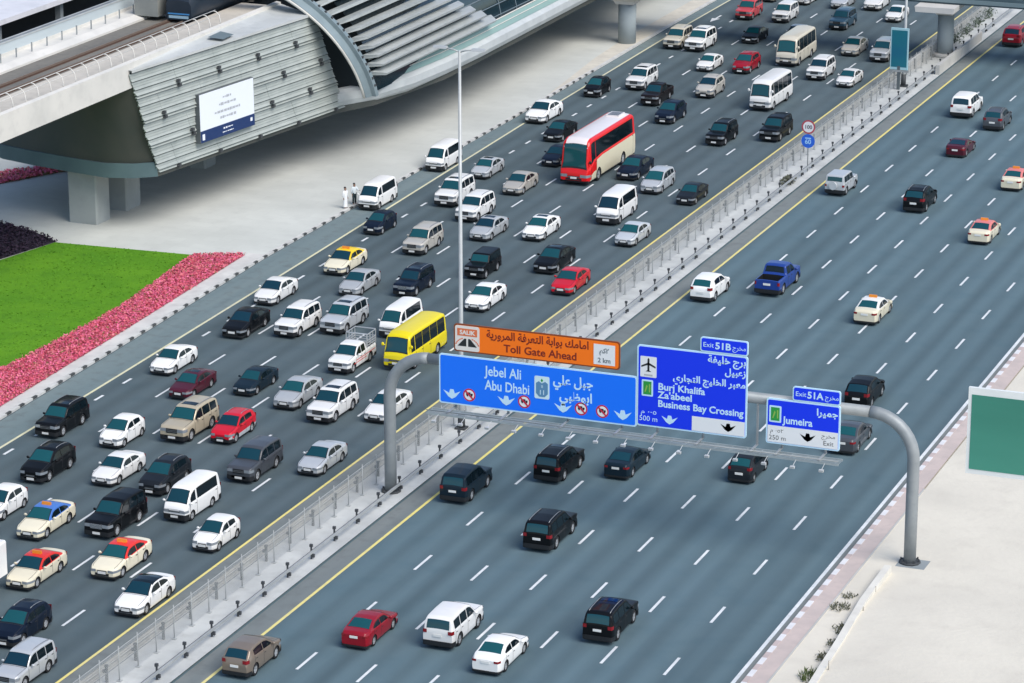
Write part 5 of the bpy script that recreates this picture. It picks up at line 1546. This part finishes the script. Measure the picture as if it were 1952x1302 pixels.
# ------------------------------------------------------------------ every vehicle: kind, variant, colour, x, y, yaw, size, name, category, label, second colour
FLEET = [
    ('suv', None, 'coral', -99.13, 316.57, 0, 0.964, 'suv', 'suv', 'pinkish red SUV ahead of the white SUV at the far end of the jam', None),
    ('suv', 'norails', 'white', -95.07, 316.46, 0, 0.938, 'suv', 'suv', 'white SUV behind the pinkish red SUV, far end of the jam', None),
    ('sedan', None, 'white', -95.77, 326.72, 0, 0.907, 'sedan_car', 'car', 'white sedan cut by the top edge behind the far white SUV', None),
    ('sedan', 'taxi', 'cream', -99.73, 327.07, 0, 0.944, 'taxi', 'taxi', 'yellow-topped taxi barely showing at the top edge of the picture', 'taxiyellow'),
    ('suv', None, 'steelblue', -88.34, 315.04, 0, 0.961, 'suv', 'suv', 'steel blue SUV in front of the pale sedan near the footbridge', None),
    ('sedan', None, 'palesilver', -91.50, 326.18, 0, 0.994, 'sedan_car', 'car', 'pale silver sedan just behind the steel blue SUV', None),
    ('sedan', None, 'white', -87.88, 326.78, 0, 1.092, 'sedan_car', 'car', 'low white sedan half hidden under the footbridge edge', None),
    ('sedan', None, 'white', -84.13, 321.10, 0, 0.942, 'sedan_car', 'car', 'white sedan passing behind the lamp post of the teal panel', None),
    ('sedan', None, 'white', -90.68, 306.50, 0, 1.036, 'sedan_car', 'car', 'white sedan mostly hidden behind the beige minibus', None),
    ('minibus', 'plain', 'beige', -88.00, 297.04, 0, 1.094, 'minibus', 'minibus', 'beige minibus with a dark windscreen, ahead of the white minibus', None),
    ('sedan', None, 'goldsilver', -83.62, 302.84, 0, 1.013, 'sedan_car', 'car', 'beige silver sedan with a dark windscreen beside the beige minibus', None),
    ('suv', None, 'palesilver', -80.11, 301.11, 0, 0.989, 'suv', 'suv', 'silver SUV partly hidden behind the teal panel', None),
    ('suv', None, 'white', -83.55, 290.58, 0, 0.963, 'suv', 'suv', 'white SUV beside the white minibus, behind a small white sedan', None),
    ('sedan', None, 'white', -80.04, 288.41, 0, 0.923, 'sedan_car', 'car', 'small white sedan nearest the yellow line by the teal panel', None),
    ('minibus', 'plain', 'white', -84.44, 277.19, 0, 1.047, 'minibus', 'minibus', 'white minibus with green-tinted windows', None),
    ('suv', 'norails', 'black', -80.05, 264.53, 0, 0.982, 'suv', 'suv', 'black SUV beside the round speed signs', None),
    ('sedan', None, 'black', -94.79, 304.89, 0, 0.938, 'sedan_car', 'car', 'black sedan with a pale shine on its roof beside the beige minibus', None),
    ('suv', None, 'beige', -101.24, 299.46, 0, 0.981, 'suv', 'suv', 'off-white SUV at the kerb near the bridge pier', None),
    ('suv', 'sunroof', 'white', -98.76, 299.22, 0, 1.029, 'suv', 'suv', 'large white SUV alongside the off-white one near the bridge pier', None),
    ('sedan', None, 'white', -94.82, 290.27, 0, 0.903, 'sedan_car', 'car', 'white sedan just left of the dark red crossover, far part of the jam', None),
    ('crossover', None, 'darkred', -91.15, 290.66, 0, 0.983, 'crossover_car', 'car', 'dark red crossover between the white sedan and the white minibus', None),
    ('crossover', None, 'goldsilver', -91.06, 279.06, 0, 1.000, 'crossover_car', 'car', 'sandy silver crossover in front of the white sedan, mid jam', None),
    ('suv', 'sunroof', 'white', -98.29, 280.00, 0, 0.972, 'suv', 'suv', 'white SUV with sunroof behind the dark brown pickup', None),
    ('hatch', None, 'black', -101.08, 275.21, 0, 0.999, 'hatchback', 'car', 'black hatchback hugging the kerb past the long building', None),
    ('pickup', None, 'blackbrown', -94.75, 274.24, 0, 0.969, 'pickup_truck', 'pickup', 'dark brown pickup truck in front of the white SUV with sunroof', None),
    ('crossover', 'norails', 'navy', -91.04, 267.46, 0, 0.991, 'crossover_car', 'car', 'dark blue crossover behind the red and white coach', None),
    ('suv', None, 'black', -84.04, 261.11, 0, 0.919, 'suv', 'suv', 'black SUV with roof rails alone two lanes from the median', None),
    ('sedan', None, 'white', -102.02, 263.64, 0, 1.104, 'sedan_car', 'car', 'white sedan pulled tight against the black and white kerb', None),
    ('sedan', None, 'black', -97.98, 257.25, 0, 0.975, 'sedan_car', 'car', 'black sedan in front of the white sedan at the kerb', None),
    ('sedan', None, 'navy', -94.87, 248.57, 0, 0.933, 'sedan_car', 'car', 'dark sedan half hidden by the front of the coach', None),
    ('coach', None, 'coachcream', -90.60, 247.03, 0, 1.110, 'coach_bus', 'bus', 'red, white and cream coach with a long black window band', None),
    ('sedan', None, 'navy', -87.10, 246.68, 0, 1.048, 'sedan_car', 'car', 'dark blue sedan alongside the rear of the coach', None),
    ('wagon', None, 'palesilver', -83.71, 242.85, 0, 0.992, 'estate_car', 'car', 'pale silver estate car behind the dark blue sedan by the coach', None),
    ('sedan', None, 'darkgrey', -79.82, 240.33, 0, 0.913, 'sedan_car', 'car', 'dark grey sedan in the lane beside the median, below the speed signs', None),
    ('van', None, 'white', -83.62, 232.45, 0, 1.094, 'van', 'van', 'white van with black bumper in front of the estate car', None),
    ('sedan', None, 'palesilver', -80.06, 226.38, 0, 0.936, 'sedan_car', 'car', 'silver sedan beside the median, behind the red sedan', None),
    ('sedan', 'sunroof', 'silver', -98.90, 242.23, 0, 0.916, 'sedan_car', 'car', 'silver sedan with sunroof next to the white van on the shoulder', None),
    ('sedan', None, 'goldsilver', -94.29, 238.22, 0, 0.972, 'sedan_car', 'car', 'champagne silver sedan in front of the coach', None),
    ('van', None, 'white', -103.44, 243.35, 0, 0.974, 'van', 'van', 'white van on the shoulder half behind the tall lamp post', None),
    ('van', None, 'white', -103.37, 229.27, 0, 0.964, 'van', 'van', 'white van stopped on the shoulder with two men at its door', None),
    ('suv', 'sunroof', 'white', -97.95, 232.72, 0, 1.005, 'suv', 'suv', 'white SUV with black grille behind the lamp post', None),
    ('suv', None, 'white', -94.48, 228.75, 0, 0.950, 'suv', 'suv', 'white SUV whose bonnet is crossed by the lamp post', None),
    ('sedan', 'sunroof', 'silver', -91.24, 223.73, 0, 0.968, 'sedan_car', 'car', 'silver sedan with sunroof beside the lamp post', None),
    ('sedan', 'sunroof', 'white', -87.41, 225.36, 0, 0.996, 'sedan_car', 'car', 'white sedan with sunroof behind the black sedan, near the white van', None),
    ('hatch', None, 'navy', -99.88, 221.91, 0, 0.936, 'hatchback', 'car', 'dark hatchback just past the van with two men', None),
    ('suv', None, 'goldsilver', -94.45, 217.94, 0, 0.942, 'suv', 'suv', 'silver SUV with roof rails behind the dark SUV', None),
    ('jeep', None, 'black', -87.44, 213.18, 0, 0.886, 'jeep', 'jeep', 'boxy black off-roader beside the lamp post', None),
    ('sedan', 'sunroof', 'black', -83.07, 216.98, 0, 1.034, 'sedan_car', 'car', 'black sedan with sunroof beside the red sedan', None),
    ('sedan', None, 'red', -79.82, 211.89, 0, 0.974, 'sedan_car', 'car', 'bright red sedan next to the median', None),
    ('sedan', 'taxi', 'cream', -97.76, 210.64, 0, 1.009, 'taxi', 'taxi', 'cream taxi with a yellow roof', 'taxiyellow'),
    ('sedan', None, 'silver', -94.35, 205.74, 0, 0.961, 'sedan_car', 'car', 'silver sedan beside the yellow-roofed taxi', None),
    ('suv', 'sunroof', 'navy', -90.46, 207.01, 0, 0.891, 'suv', 'suv', 'dark navy SUV with chrome grille beside the silver sedan', None),
    ('sedan', None, 'white', -99.13, 201.32, 0, 0.971, 'sedan_car', 'car', 'white sedan at the edge line beside the flower bed tip', None),
    ('sedan', None, 'black', -97.50, 193.09, 0, 1.014, 'sedan_car', 'car', 'glossy black sedan beside a white SUV, by the flower bed', None),
    ('suv', None, 'white', -94.09, 194.52, 0, 0.935, 'suv', 'suv', 'white SUV between the black sedan and the silver SUV', None),
    ('suv', 'sunroof', 'palesilver', -91.34, 196.47, 0, 0.974, 'suv', 'suv', 'silver SUV with sunroof behind the caged white pickup', None),
    ('van', None, 'white', -87.21, 197.17, 0, 0.946, 'van', 'van', 'white van half hidden by the yellow minibus', None),
    ('minibus', None, 'yellow', -83.57, 191.40, 0, 0.984, 'minibus', 'minibus', 'bright yellow minibus under the gantry end', None),
    ('pickup', 'cage', 'white', -87.01, 188.27, 0, 0.931, 'pickup_truck', 'pickup', 'white pickup truck with a tall open cage on its bed', None),
    ('sedan', None, 'white', -84.11, 205.55, 0, 0.986, 'sedan_car', 'car', 'white sedan just above the orange toll sign', None),
    ('sedan', None, 'white', -98.24, 183.41, 0, 0.938, 'sedan_car', 'car', 'white sedan at the edge line beside the maroon car', None),
    ('sedan', 'sunroof', 'maroon', -94.55, 179.07, 0, 0.913, 'sedan_car', 'car', 'maroon sedan between a white sedan and the champagne SUV', None),
    ('sedan', None, 'slate', -90.94, 181.30, 0, 0.889, 'sedan_car', 'car', 'slate blue sedan behind the silver sedan', None),
    ('suv', 'sunroof', 'black', -98.76, 168.90, 0, 0.911, 'suv', 'suv', 'black SUV on the edge line below the flower bed', None),
    ('hatch', None, 'white', -94.03, 168.26, 0, 0.969, 'hatchback', 'car', 'white hatchback between the black SUV and the champagne SUV', None),
    ('suv', 'sunroof', 'champagne', -90.74, 171.29, 0, 1.006, 'suv', 'suv', 'champagne gold SUV beside the small red SUV', None),
    ('crossover', 'trim', 'red', -87.83, 171.75, 0, 0.888, 'suv', 'suv', 'small red SUV with silver lower body', None),
    ('sedan', None, 'silver', -87.11, 179.87, 0, 0.987, 'sedan_car', 'car', 'silver sedan beside the white SUV near the gantry post', None),
    ('suv', 'sunroof', 'white', -83.75, 178.12, 0, 0.965, 'suv', 'suv', 'white SUV beside the white car behind the gantry post', None),
    ('sedan', None, 'white', -80.41, 179.56, 0, 0.968, 'sedan_car', 'car', 'white sedan behind the grey gantry post', None),
    ('suv', 'norails', 'grey', -83.40, 165.89, 0, 0.953, 'suv', 'suv', 'grey SUV with dark windows behind the silver-white sedan', None),
    ('sedan', None, 'palesilver', -80.02, 168.53, 0, 0.932, 'sedan_car', 'car', 'pale silver sedan beside the median near the foot of the gantry post', None),
    ('crossover', None, 'black', -95.28, 160.98, 0, 0.986, 'suv', 'suv', 'black crossover with silver roof bars ahead of the SUV on the edge line', None),
    ('sedan', None, 'white', -90.94, 162.10, 0, 0.932, 'sedan_car', 'car', 'white sedan with nothing on its roof beside the dark grey SUV', None),
    ('crossover', None, 'darkgrey', -87.44, 161.63, 0, 0.964, 'suv', 'suv', 'dark grey SUV half hidden by the large white van', None),
    ('van', None, 'white', -83.82, 158.23, 0, 0.944, 'van', 'van', 'white van nearest the camera, above the small white hatchback', None),
    ('hatch', None, 'white', -94.27, 153.77, 0, 0.970, 'hatchback', 'car', 'white hatchback cut by the picture edge beside the blue-roofed taxi', None),
    ('sedan', 'taxi', 'cream', -90.46, 152.31, 0, 0.972, 'taxi', 'taxi', 'cream taxi with a blue roof in the jam', 'taxiblue'),
    ('suv', 'norails', 'black', -86.76, 154.11, 0, 0.972, 'suv', 'suv', 'long black SUV with a big chrome grille', None),
    ('hatch', None, 'white', -80.00, 153.88, 0, 0.943, 'hatchback', 'car', 'small white hatchback beside the median yellow line', None),
    ('sedan', 'taxi', 'cream', -86.95, 145.11, 0, 0.956, 'taxi', 'taxi', 'cream taxi with red roof next to the white box truck', 'taxired'),
    ('sedan', 'taxi', 'cream', -83.29, 148.39, 0, 0.993, 'taxi', 'taxi', 'cream taxi with red roof behind the white sedan with black roof', 'taxired'),
    ('sedan', 'blackroof', 'white', -79.37, 143.88, 0, 0.973, 'sedan_car', 'car', 'white sedan with a black glass roof', None),
    ('crossover', None, 'navy', -83.40, 137.36, 0, 0.932, 'suv', 'suv', 'dark navy SUV behind the silver SUV at the bottom', None),
    ('suv', None, 'palesilver', -80.29, 132.30, 0, 0.860, 'suv', 'suv', 'silver white SUV with black roof rails at the bottom edge', None),
    ('crossover', None, 'darkred', -69.56, 313.50, 180, 1.120, 'crossover_car', 'car', 'red car at the right picture edge below the footbridge', None),
    ('suv', 'norails', 'white', -66.47, 280.17, 180, 1.059, 'suv', 'suv', 'white upright SUV driving away past the teal panel', None),
    ('crossover', None, 'grey', -62.61, 276.07, 180, 1.033, 'crossover_car', 'car', 'grey SUV beside the white upright SUV', None),
    ('coupe', None, 'maroon', -63.20, 264.83, 180, 1.001, 'sports_car', 'car', 'low dark red sports coupe', None),
    ('sedan', 'taxi', 'cream', -56.01, 255.10, 180, 1.004, 'taxi', 'taxi', 'cream taxi with a pinkish orange roof cut by the right edge', 'taxipink'),
    ('jeep', 'spare', 'palesilver', -69.18, 247.80, 180, 0.936, 'jeep', 'jeep', 'silver off-roader with a spare wheel on its tailgate', None),
    ('crossover', None, 'black', -61.72, 245.16, 180, 1.068, 'crossover_car', 'car', 'black car with a shiny roof in the middle lanes', None),
    ('sedan', 'taxi', 'cream', -54.47, 237.46, 180, 1.000, 'taxi', 'taxi', 'cream taxi with a pinkish roof in the middle lanes driving away', 'taxipink'),
    ('crossover', 'norails', 'white', -69.53, 213.99, 180, 1.016, 'crossover_car', 'car', 'white crossover driving away beside the median', None),
    ('pickup', None, 'blue', -65.46, 217.80, 180, 1.087, 'pickup_truck', 'pickup', 'bright blue pickup truck with an open dark bed', None),
    ('sedan', 'taxi', 'cream', -56.78, 213.02, 180, 1.011, 'taxi', 'taxi', 'cream taxi with blue rear window and white roof', 'white'),
    ('crossover', 'norails', 'black', -52.07, 193.88, 180, 1.004, 'crossover_car', 'car', 'black hatchback with red lamps above the Jumeira sign', None),
    ('sedan', None, 'grey', -50.45, 184.89, 180, 1.008, 'sedan_car', 'car', 'grey sedan half hidden by the Jumeira sign', None),
    ('suv', 'norails', 'slate', -69.77, 167.36, 180, 0.952, 'suv', 'suv', 'dark blue-grey SUV driving over the yellow line', None),
    ('suv', 'sunroof', 'black', -65.79, 172.88, 180, 0.940, 'suv', 'suv', 'black SUV with pale roof panels under the blue signs', None),
    ('sedan', None, 'slate', -62.08, 175.10, 180, 0.959, 'sedan_car', 'car', 'dark teal sedan under the blue signs', None),
    ('hatch', None, 'darkgrey', -54.78, 176.89, 180, 1.005, 'hatchback', 'car', 'dark hatchback with glowing red tail lamps', None),
    ('suv', None, 'black', -62.06, 161.66, 180, 0.964, 'suv', 'suv', 'black SUV with roof bars alone in mid lanes', None),
    ('suv', 'sunroof', 'black', -54.01, 149.91, 180, 0.945, 'suv', 'suv', 'black SUV nearest the verge among the cars at the bottom', None),
    ('sedan', None, 'darkred', -65.84, 144.30, 180, 0.924, 'sedan_car', 'car', 'dark red sedan driving away at the bottom', None),
    ('suv', 'norails', 'white', -61.67, 146.07, 180, 0.960, 'suv', 'suv', 'white SUV driving away beside a white sedan', None),
    ('sedan', None, 'white', -57.97, 143.71, 180, 0.943, 'sedan_car', 'car', 'white sedan nearest the bottom edge, driving away', None),
    ('crossover', 'norails', 'brown', -70.00, 138.32, 180, 0.933, 'crossover_car', 'car', 'brown crossover on the yellow line at the bottom', None),
]
JAM, FLOW = 'cars in the jammed lanes coming towards the signs', 'cars on the free-flowing side driving away'
for kd, var, col_, x, y, yaw, k, nm, ct, lb, rf in FLEET:
    o = place(kd, var, col_, x, y, yaw, k, nm, lb, ct, JAM if yaw == 0 else FLOW, rf)
    for c in o.children:
        if 'chrome grille' in lb and c.name.split('.')[0] == 'grille':
            c.material_slots[0].link = 'OBJECT'; c.material_slots[0].material = CHROME
    jit = math.sin(x * 12.9 + y * 7.3)
    o.rotation_euler.z += R(.9) * jit
    o.scale = (k * .97, k * .985, k * 1.03)
# ------------------------------------------------------------------ the box truck at the left edge
tk = thing("box_truck", "white box truck cut off by the left edge beside the red-roofed taxi", "truck", (-88.75, 140.2, .012))
bm = bmesh.new(); add_prism(bm, [(-1.05, .85), (1.05, .85), (1.05, 2.75), (.98, 2.85), (-.98, 2.85), (-1.05, 2.75)], 'y', -1.4, 3.0); link("cargo_box", bm, paint('white'), tk)
bm = bmesh.new(); add_prism(bm, [(-3.4, .45), (-3.42, 1.15), (-2.95, 1.95), (-1.5, 2.0), (-1.5, .45)], 'x', -.92, .92); link("cab", bm, paint('white'), tk)
bm = bmesh.new(); add_grid(bm, [[(u * .82, -3.40 + .44 * v, 1.22 + .66 * v) for u in (-1, 0, 1)] for v in (0.02, 1)])
for v in bm.verts: v.co.y -= .03
link("windscreen", bm, GLASS, tk)
bm = bmesh.new(); add_box(bm, -.45, .45, -3.2, 2.9, .50, .84); link("chassis", bm, BLACKTRIM, tk)
tb_, rb_ = wheel_meshes(.40, .25)
tme = bpy.data.meshes.new("tyre"); tb_.to_mesh(tme); tb_.free(); tme.materials.append(RUBBER)
rme = bpy.data.meshes.new("rim"); rb_.to_mesh(rme); rb_.free(); rme.materials.append(RIM); rme.materials.append(BLACKTRIM); rme.materials.append(RIMDISC)
for y in (-2.5, 1.6):
    for sg in (-1, 1):
        wh = bpy.data.objects.new("wheel", tme); COL.objects.link(wh); wh.parent = tk; wh.location = (sg * .82, y, .40)
        ri = bpy.data.objects.new("rim", rme); COL.objects.link(ri); ri.parent = wh

# ------------------------------------------------------------------ two men at the van
SKIN = principled("skin_brown", (0.30, 0.17, 0.11), .6)
HAIR = principled("hair_black", (0.012, 0.010, 0.010), .6)
def skinned(name, joints, edges, mat, parent, root=0, sub=2, mats=None):
    me = bpy.data.meshes.new(name)
    me.from_pydata([j[0] for j in joints], edges, [])
    o = bpy.data.objects.new(name, me); COL.objects.link(o)
    s = o.modifiers.new("skin", 'SKIN'); s.use_smooth_shade = True
    u = o.modifiers.new("sub", 'SUBSURF'); u.levels = sub; u.render_levels = sub
    for i, (v, j) in enumerate(zip(me.skin_vertices[0].data, joints)):
        r = j[1]; v.radius = r if isinstance(r, tuple) else (r, r); v.use_root = (i == root)
    m2 = bpy.data.meshes.new_from_object(o.evaluated_get(bpy.context.evaluated_depsgraph_get()))
    bpy.data.objects.remove(o)
    o = bpy.data.objects.new(name, m2); COL.objects.link(o); o.parent = parent
    for m in (mats or [mat]): m2.materials.append(m)
    for p in m2.polygons: p.use_smooth = True
    return o
def person(x, y, yaw, label, robe, arm_out):
    t = thing("person", label, "person", (x, y, .16)); t.rotation_euler = (0, 0, R(yaw))
    J = [((0, 0, .95), (.15, .11))]; E = []
    def add(p, r, par):
        J.append((p, r)); E.append((par, len(J) - 1)); return len(J) - 1
    w1 = add((0, .01, 1.12), (.14, .10), 0); c1 = add((0, .01, 1.33), (.165, .11), w1); n0 = add((0, 0, 1.47), (.06, .06), c1)
    h0 = add((0, -.015, 1.57), (.075, .085), n0); h1 = add((0, -.01, 1.67), (.082, .098), h0); add((0, .005, 1.745), (.055, .065), h1)
    add((0, -.115, 1.615), (.014, .016), h0)                          # nose
    for sg in (-1, 1):
        add((sg * .088, .01, 1.625), (.012, .02), h0)                 # ear
        k = add((sg * .10, 0, .88), .085, 0); k = add((sg * .11, -.02 if sg > 0 else .02, .50), .058, k); k = add((sg * .115, .02, .09), .042, k)
        add((sg * .125, -.13, .04), (.042, .032), k)
        s_ = add((sg * .19, 0, 1.40), .06, c1)
        if arm_out and sg > 0:
            e = add((sg * .25, -.18, 1.20), .042, s_); hnd = add((sg * .22, -.42, 1.22), .030, e); d = Vector((0, -1, 0))
        else:
            e = add((sg * .26, .03, 1.13), .042, s_); hnd = add((sg * .25, -.05, .88), .030, e); d = Vector((0, -.15, -1)).normalized()
        pb = Vector(J[hnd][0]); pm_ = pb + d * .06
        pi = add(tuple(pm_), (.036, .018), hnd)
        side = Vector((1, 0, 0)) if abs(d.y) > .5 else Vector((0, 1, 0))
        for q, ln in ((-1.5, .06), (-.5, .075), (.5, .08), (1.5, .07)):
            b0 = pm_ + d * .03 + side * q * .018
            f0 = add(tuple(b0), .010, pi); f1 = add(tuple(b0 + d * ln * .55), .009, f0)
            add(tuple(b0 + d * ln + Vector((-sg * .015, 0, 0))), .008, f1)
        add(tuple(pb + d * .02 + side * -.055 + d * .03), .010, pi)
    body = skinned("body", J, E, SKIN, t)
    bm = bmesh.new()
    G = []
    n = 16
    if robe:
        prof = [(.11, .22, .17), (.5, .20, .15), (.95, .19, .15), (1.12, .18, .135), (1.33, .215, .135), (1.44, .15, .10), (1.49, .085, .08)]
    else:
        prof = [(.90, .19, .14), (1.12, .175, .13), (1.33, .21, .135), (1.44, .15, .10), (1.49, .085, .08)]
    for z, a, b in prof:
        G.append([(a * math.cos(2 * math.pi * k / n), .005 + b * math.sin(2 * math.pi * k / n) + (.012 * math.sin(5 * 2 * math.pi * k / n) if z < .6 and robe else 0), z) for k in range(n + 1)])
    add_grid(bm, G)
    cm = principled("robe_white" if robe else "shirt_pale", (0.76, 0.77, 0.77) if robe else (0.62, 0.68, 0.70), .8)
    link("robe" if robe else "shirt", bm, cm, t)
    if not robe:
        bm = bmesh.new()
        for sg in (-1, 1):
            add_tube(bm, [(sg * .09, 0, .97), (sg * .10, 0, .85), (sg * .11, -.01, .5), (sg * .115, .02, .10)], [.12, .115, .085, .075], 10)
        link("trousers", bm, principled("trousers_dark", (0.015, 0.035, 0.045), .8), t)
    for sg in (-1, 1):
        i = [k for k, j in enumerate(J) if abs(j[0][0] - sg * .19) < 1e-6 and abs(j[0][2] - 1.40) < 1e-6][0]
        e = J[i + 1][0]; hd = J[i + 2][0]
        bm = bmesh.new(); add_tube(bm, [(sg * .12, 0, 1.42), J[i][0], e, tuple((Vector(e) * .12 + Vector(hd) * .88))], [.07, .082, .062, .052], 10)
        link("sleeve", bm, cm, t)
        bm = bmesh.new(); bmesh.ops.create_uvsphere(bm, u_segments=8, v_segments=6, radius=.011)
        for v in bm.verts: v.co += Vector((sg * .035, -.092, 1.645))
        link("eye", bm, HAIR, t)
    bm = bmesh.new(); bmesh.ops.create_uvsphere(bm, u_segments=14, v_segments=10, radius=1)
    for v in bm.verts: v.co = Vector((v.co.x * .094, v.co.y * .112 + .012, v.co.z * .10 + 1.70))
    bmesh.ops.delete(bm, geom=[v for v in bm.verts if v.co.z < 1.655 or (v.co.y < -.05 and v.co.z < 1.70)], context='VERTS')
    link("hair", bm, HAIR, t)
    bm = bmesh.new(); add_box(bm, -.028, .028, -.098, -.085, 1.565, 1.575); link("mouth", bm, principled("lip_brown", (0.22, .09, .07), .6), t)
    return t
person(-105.15, 226.75, 72, "man in a long white robe standing by the van on the shoulder", True, False)
person(-105.0, 228.2, 60, "man in pale shirt and dark trousers leaning to the van door", False, True)
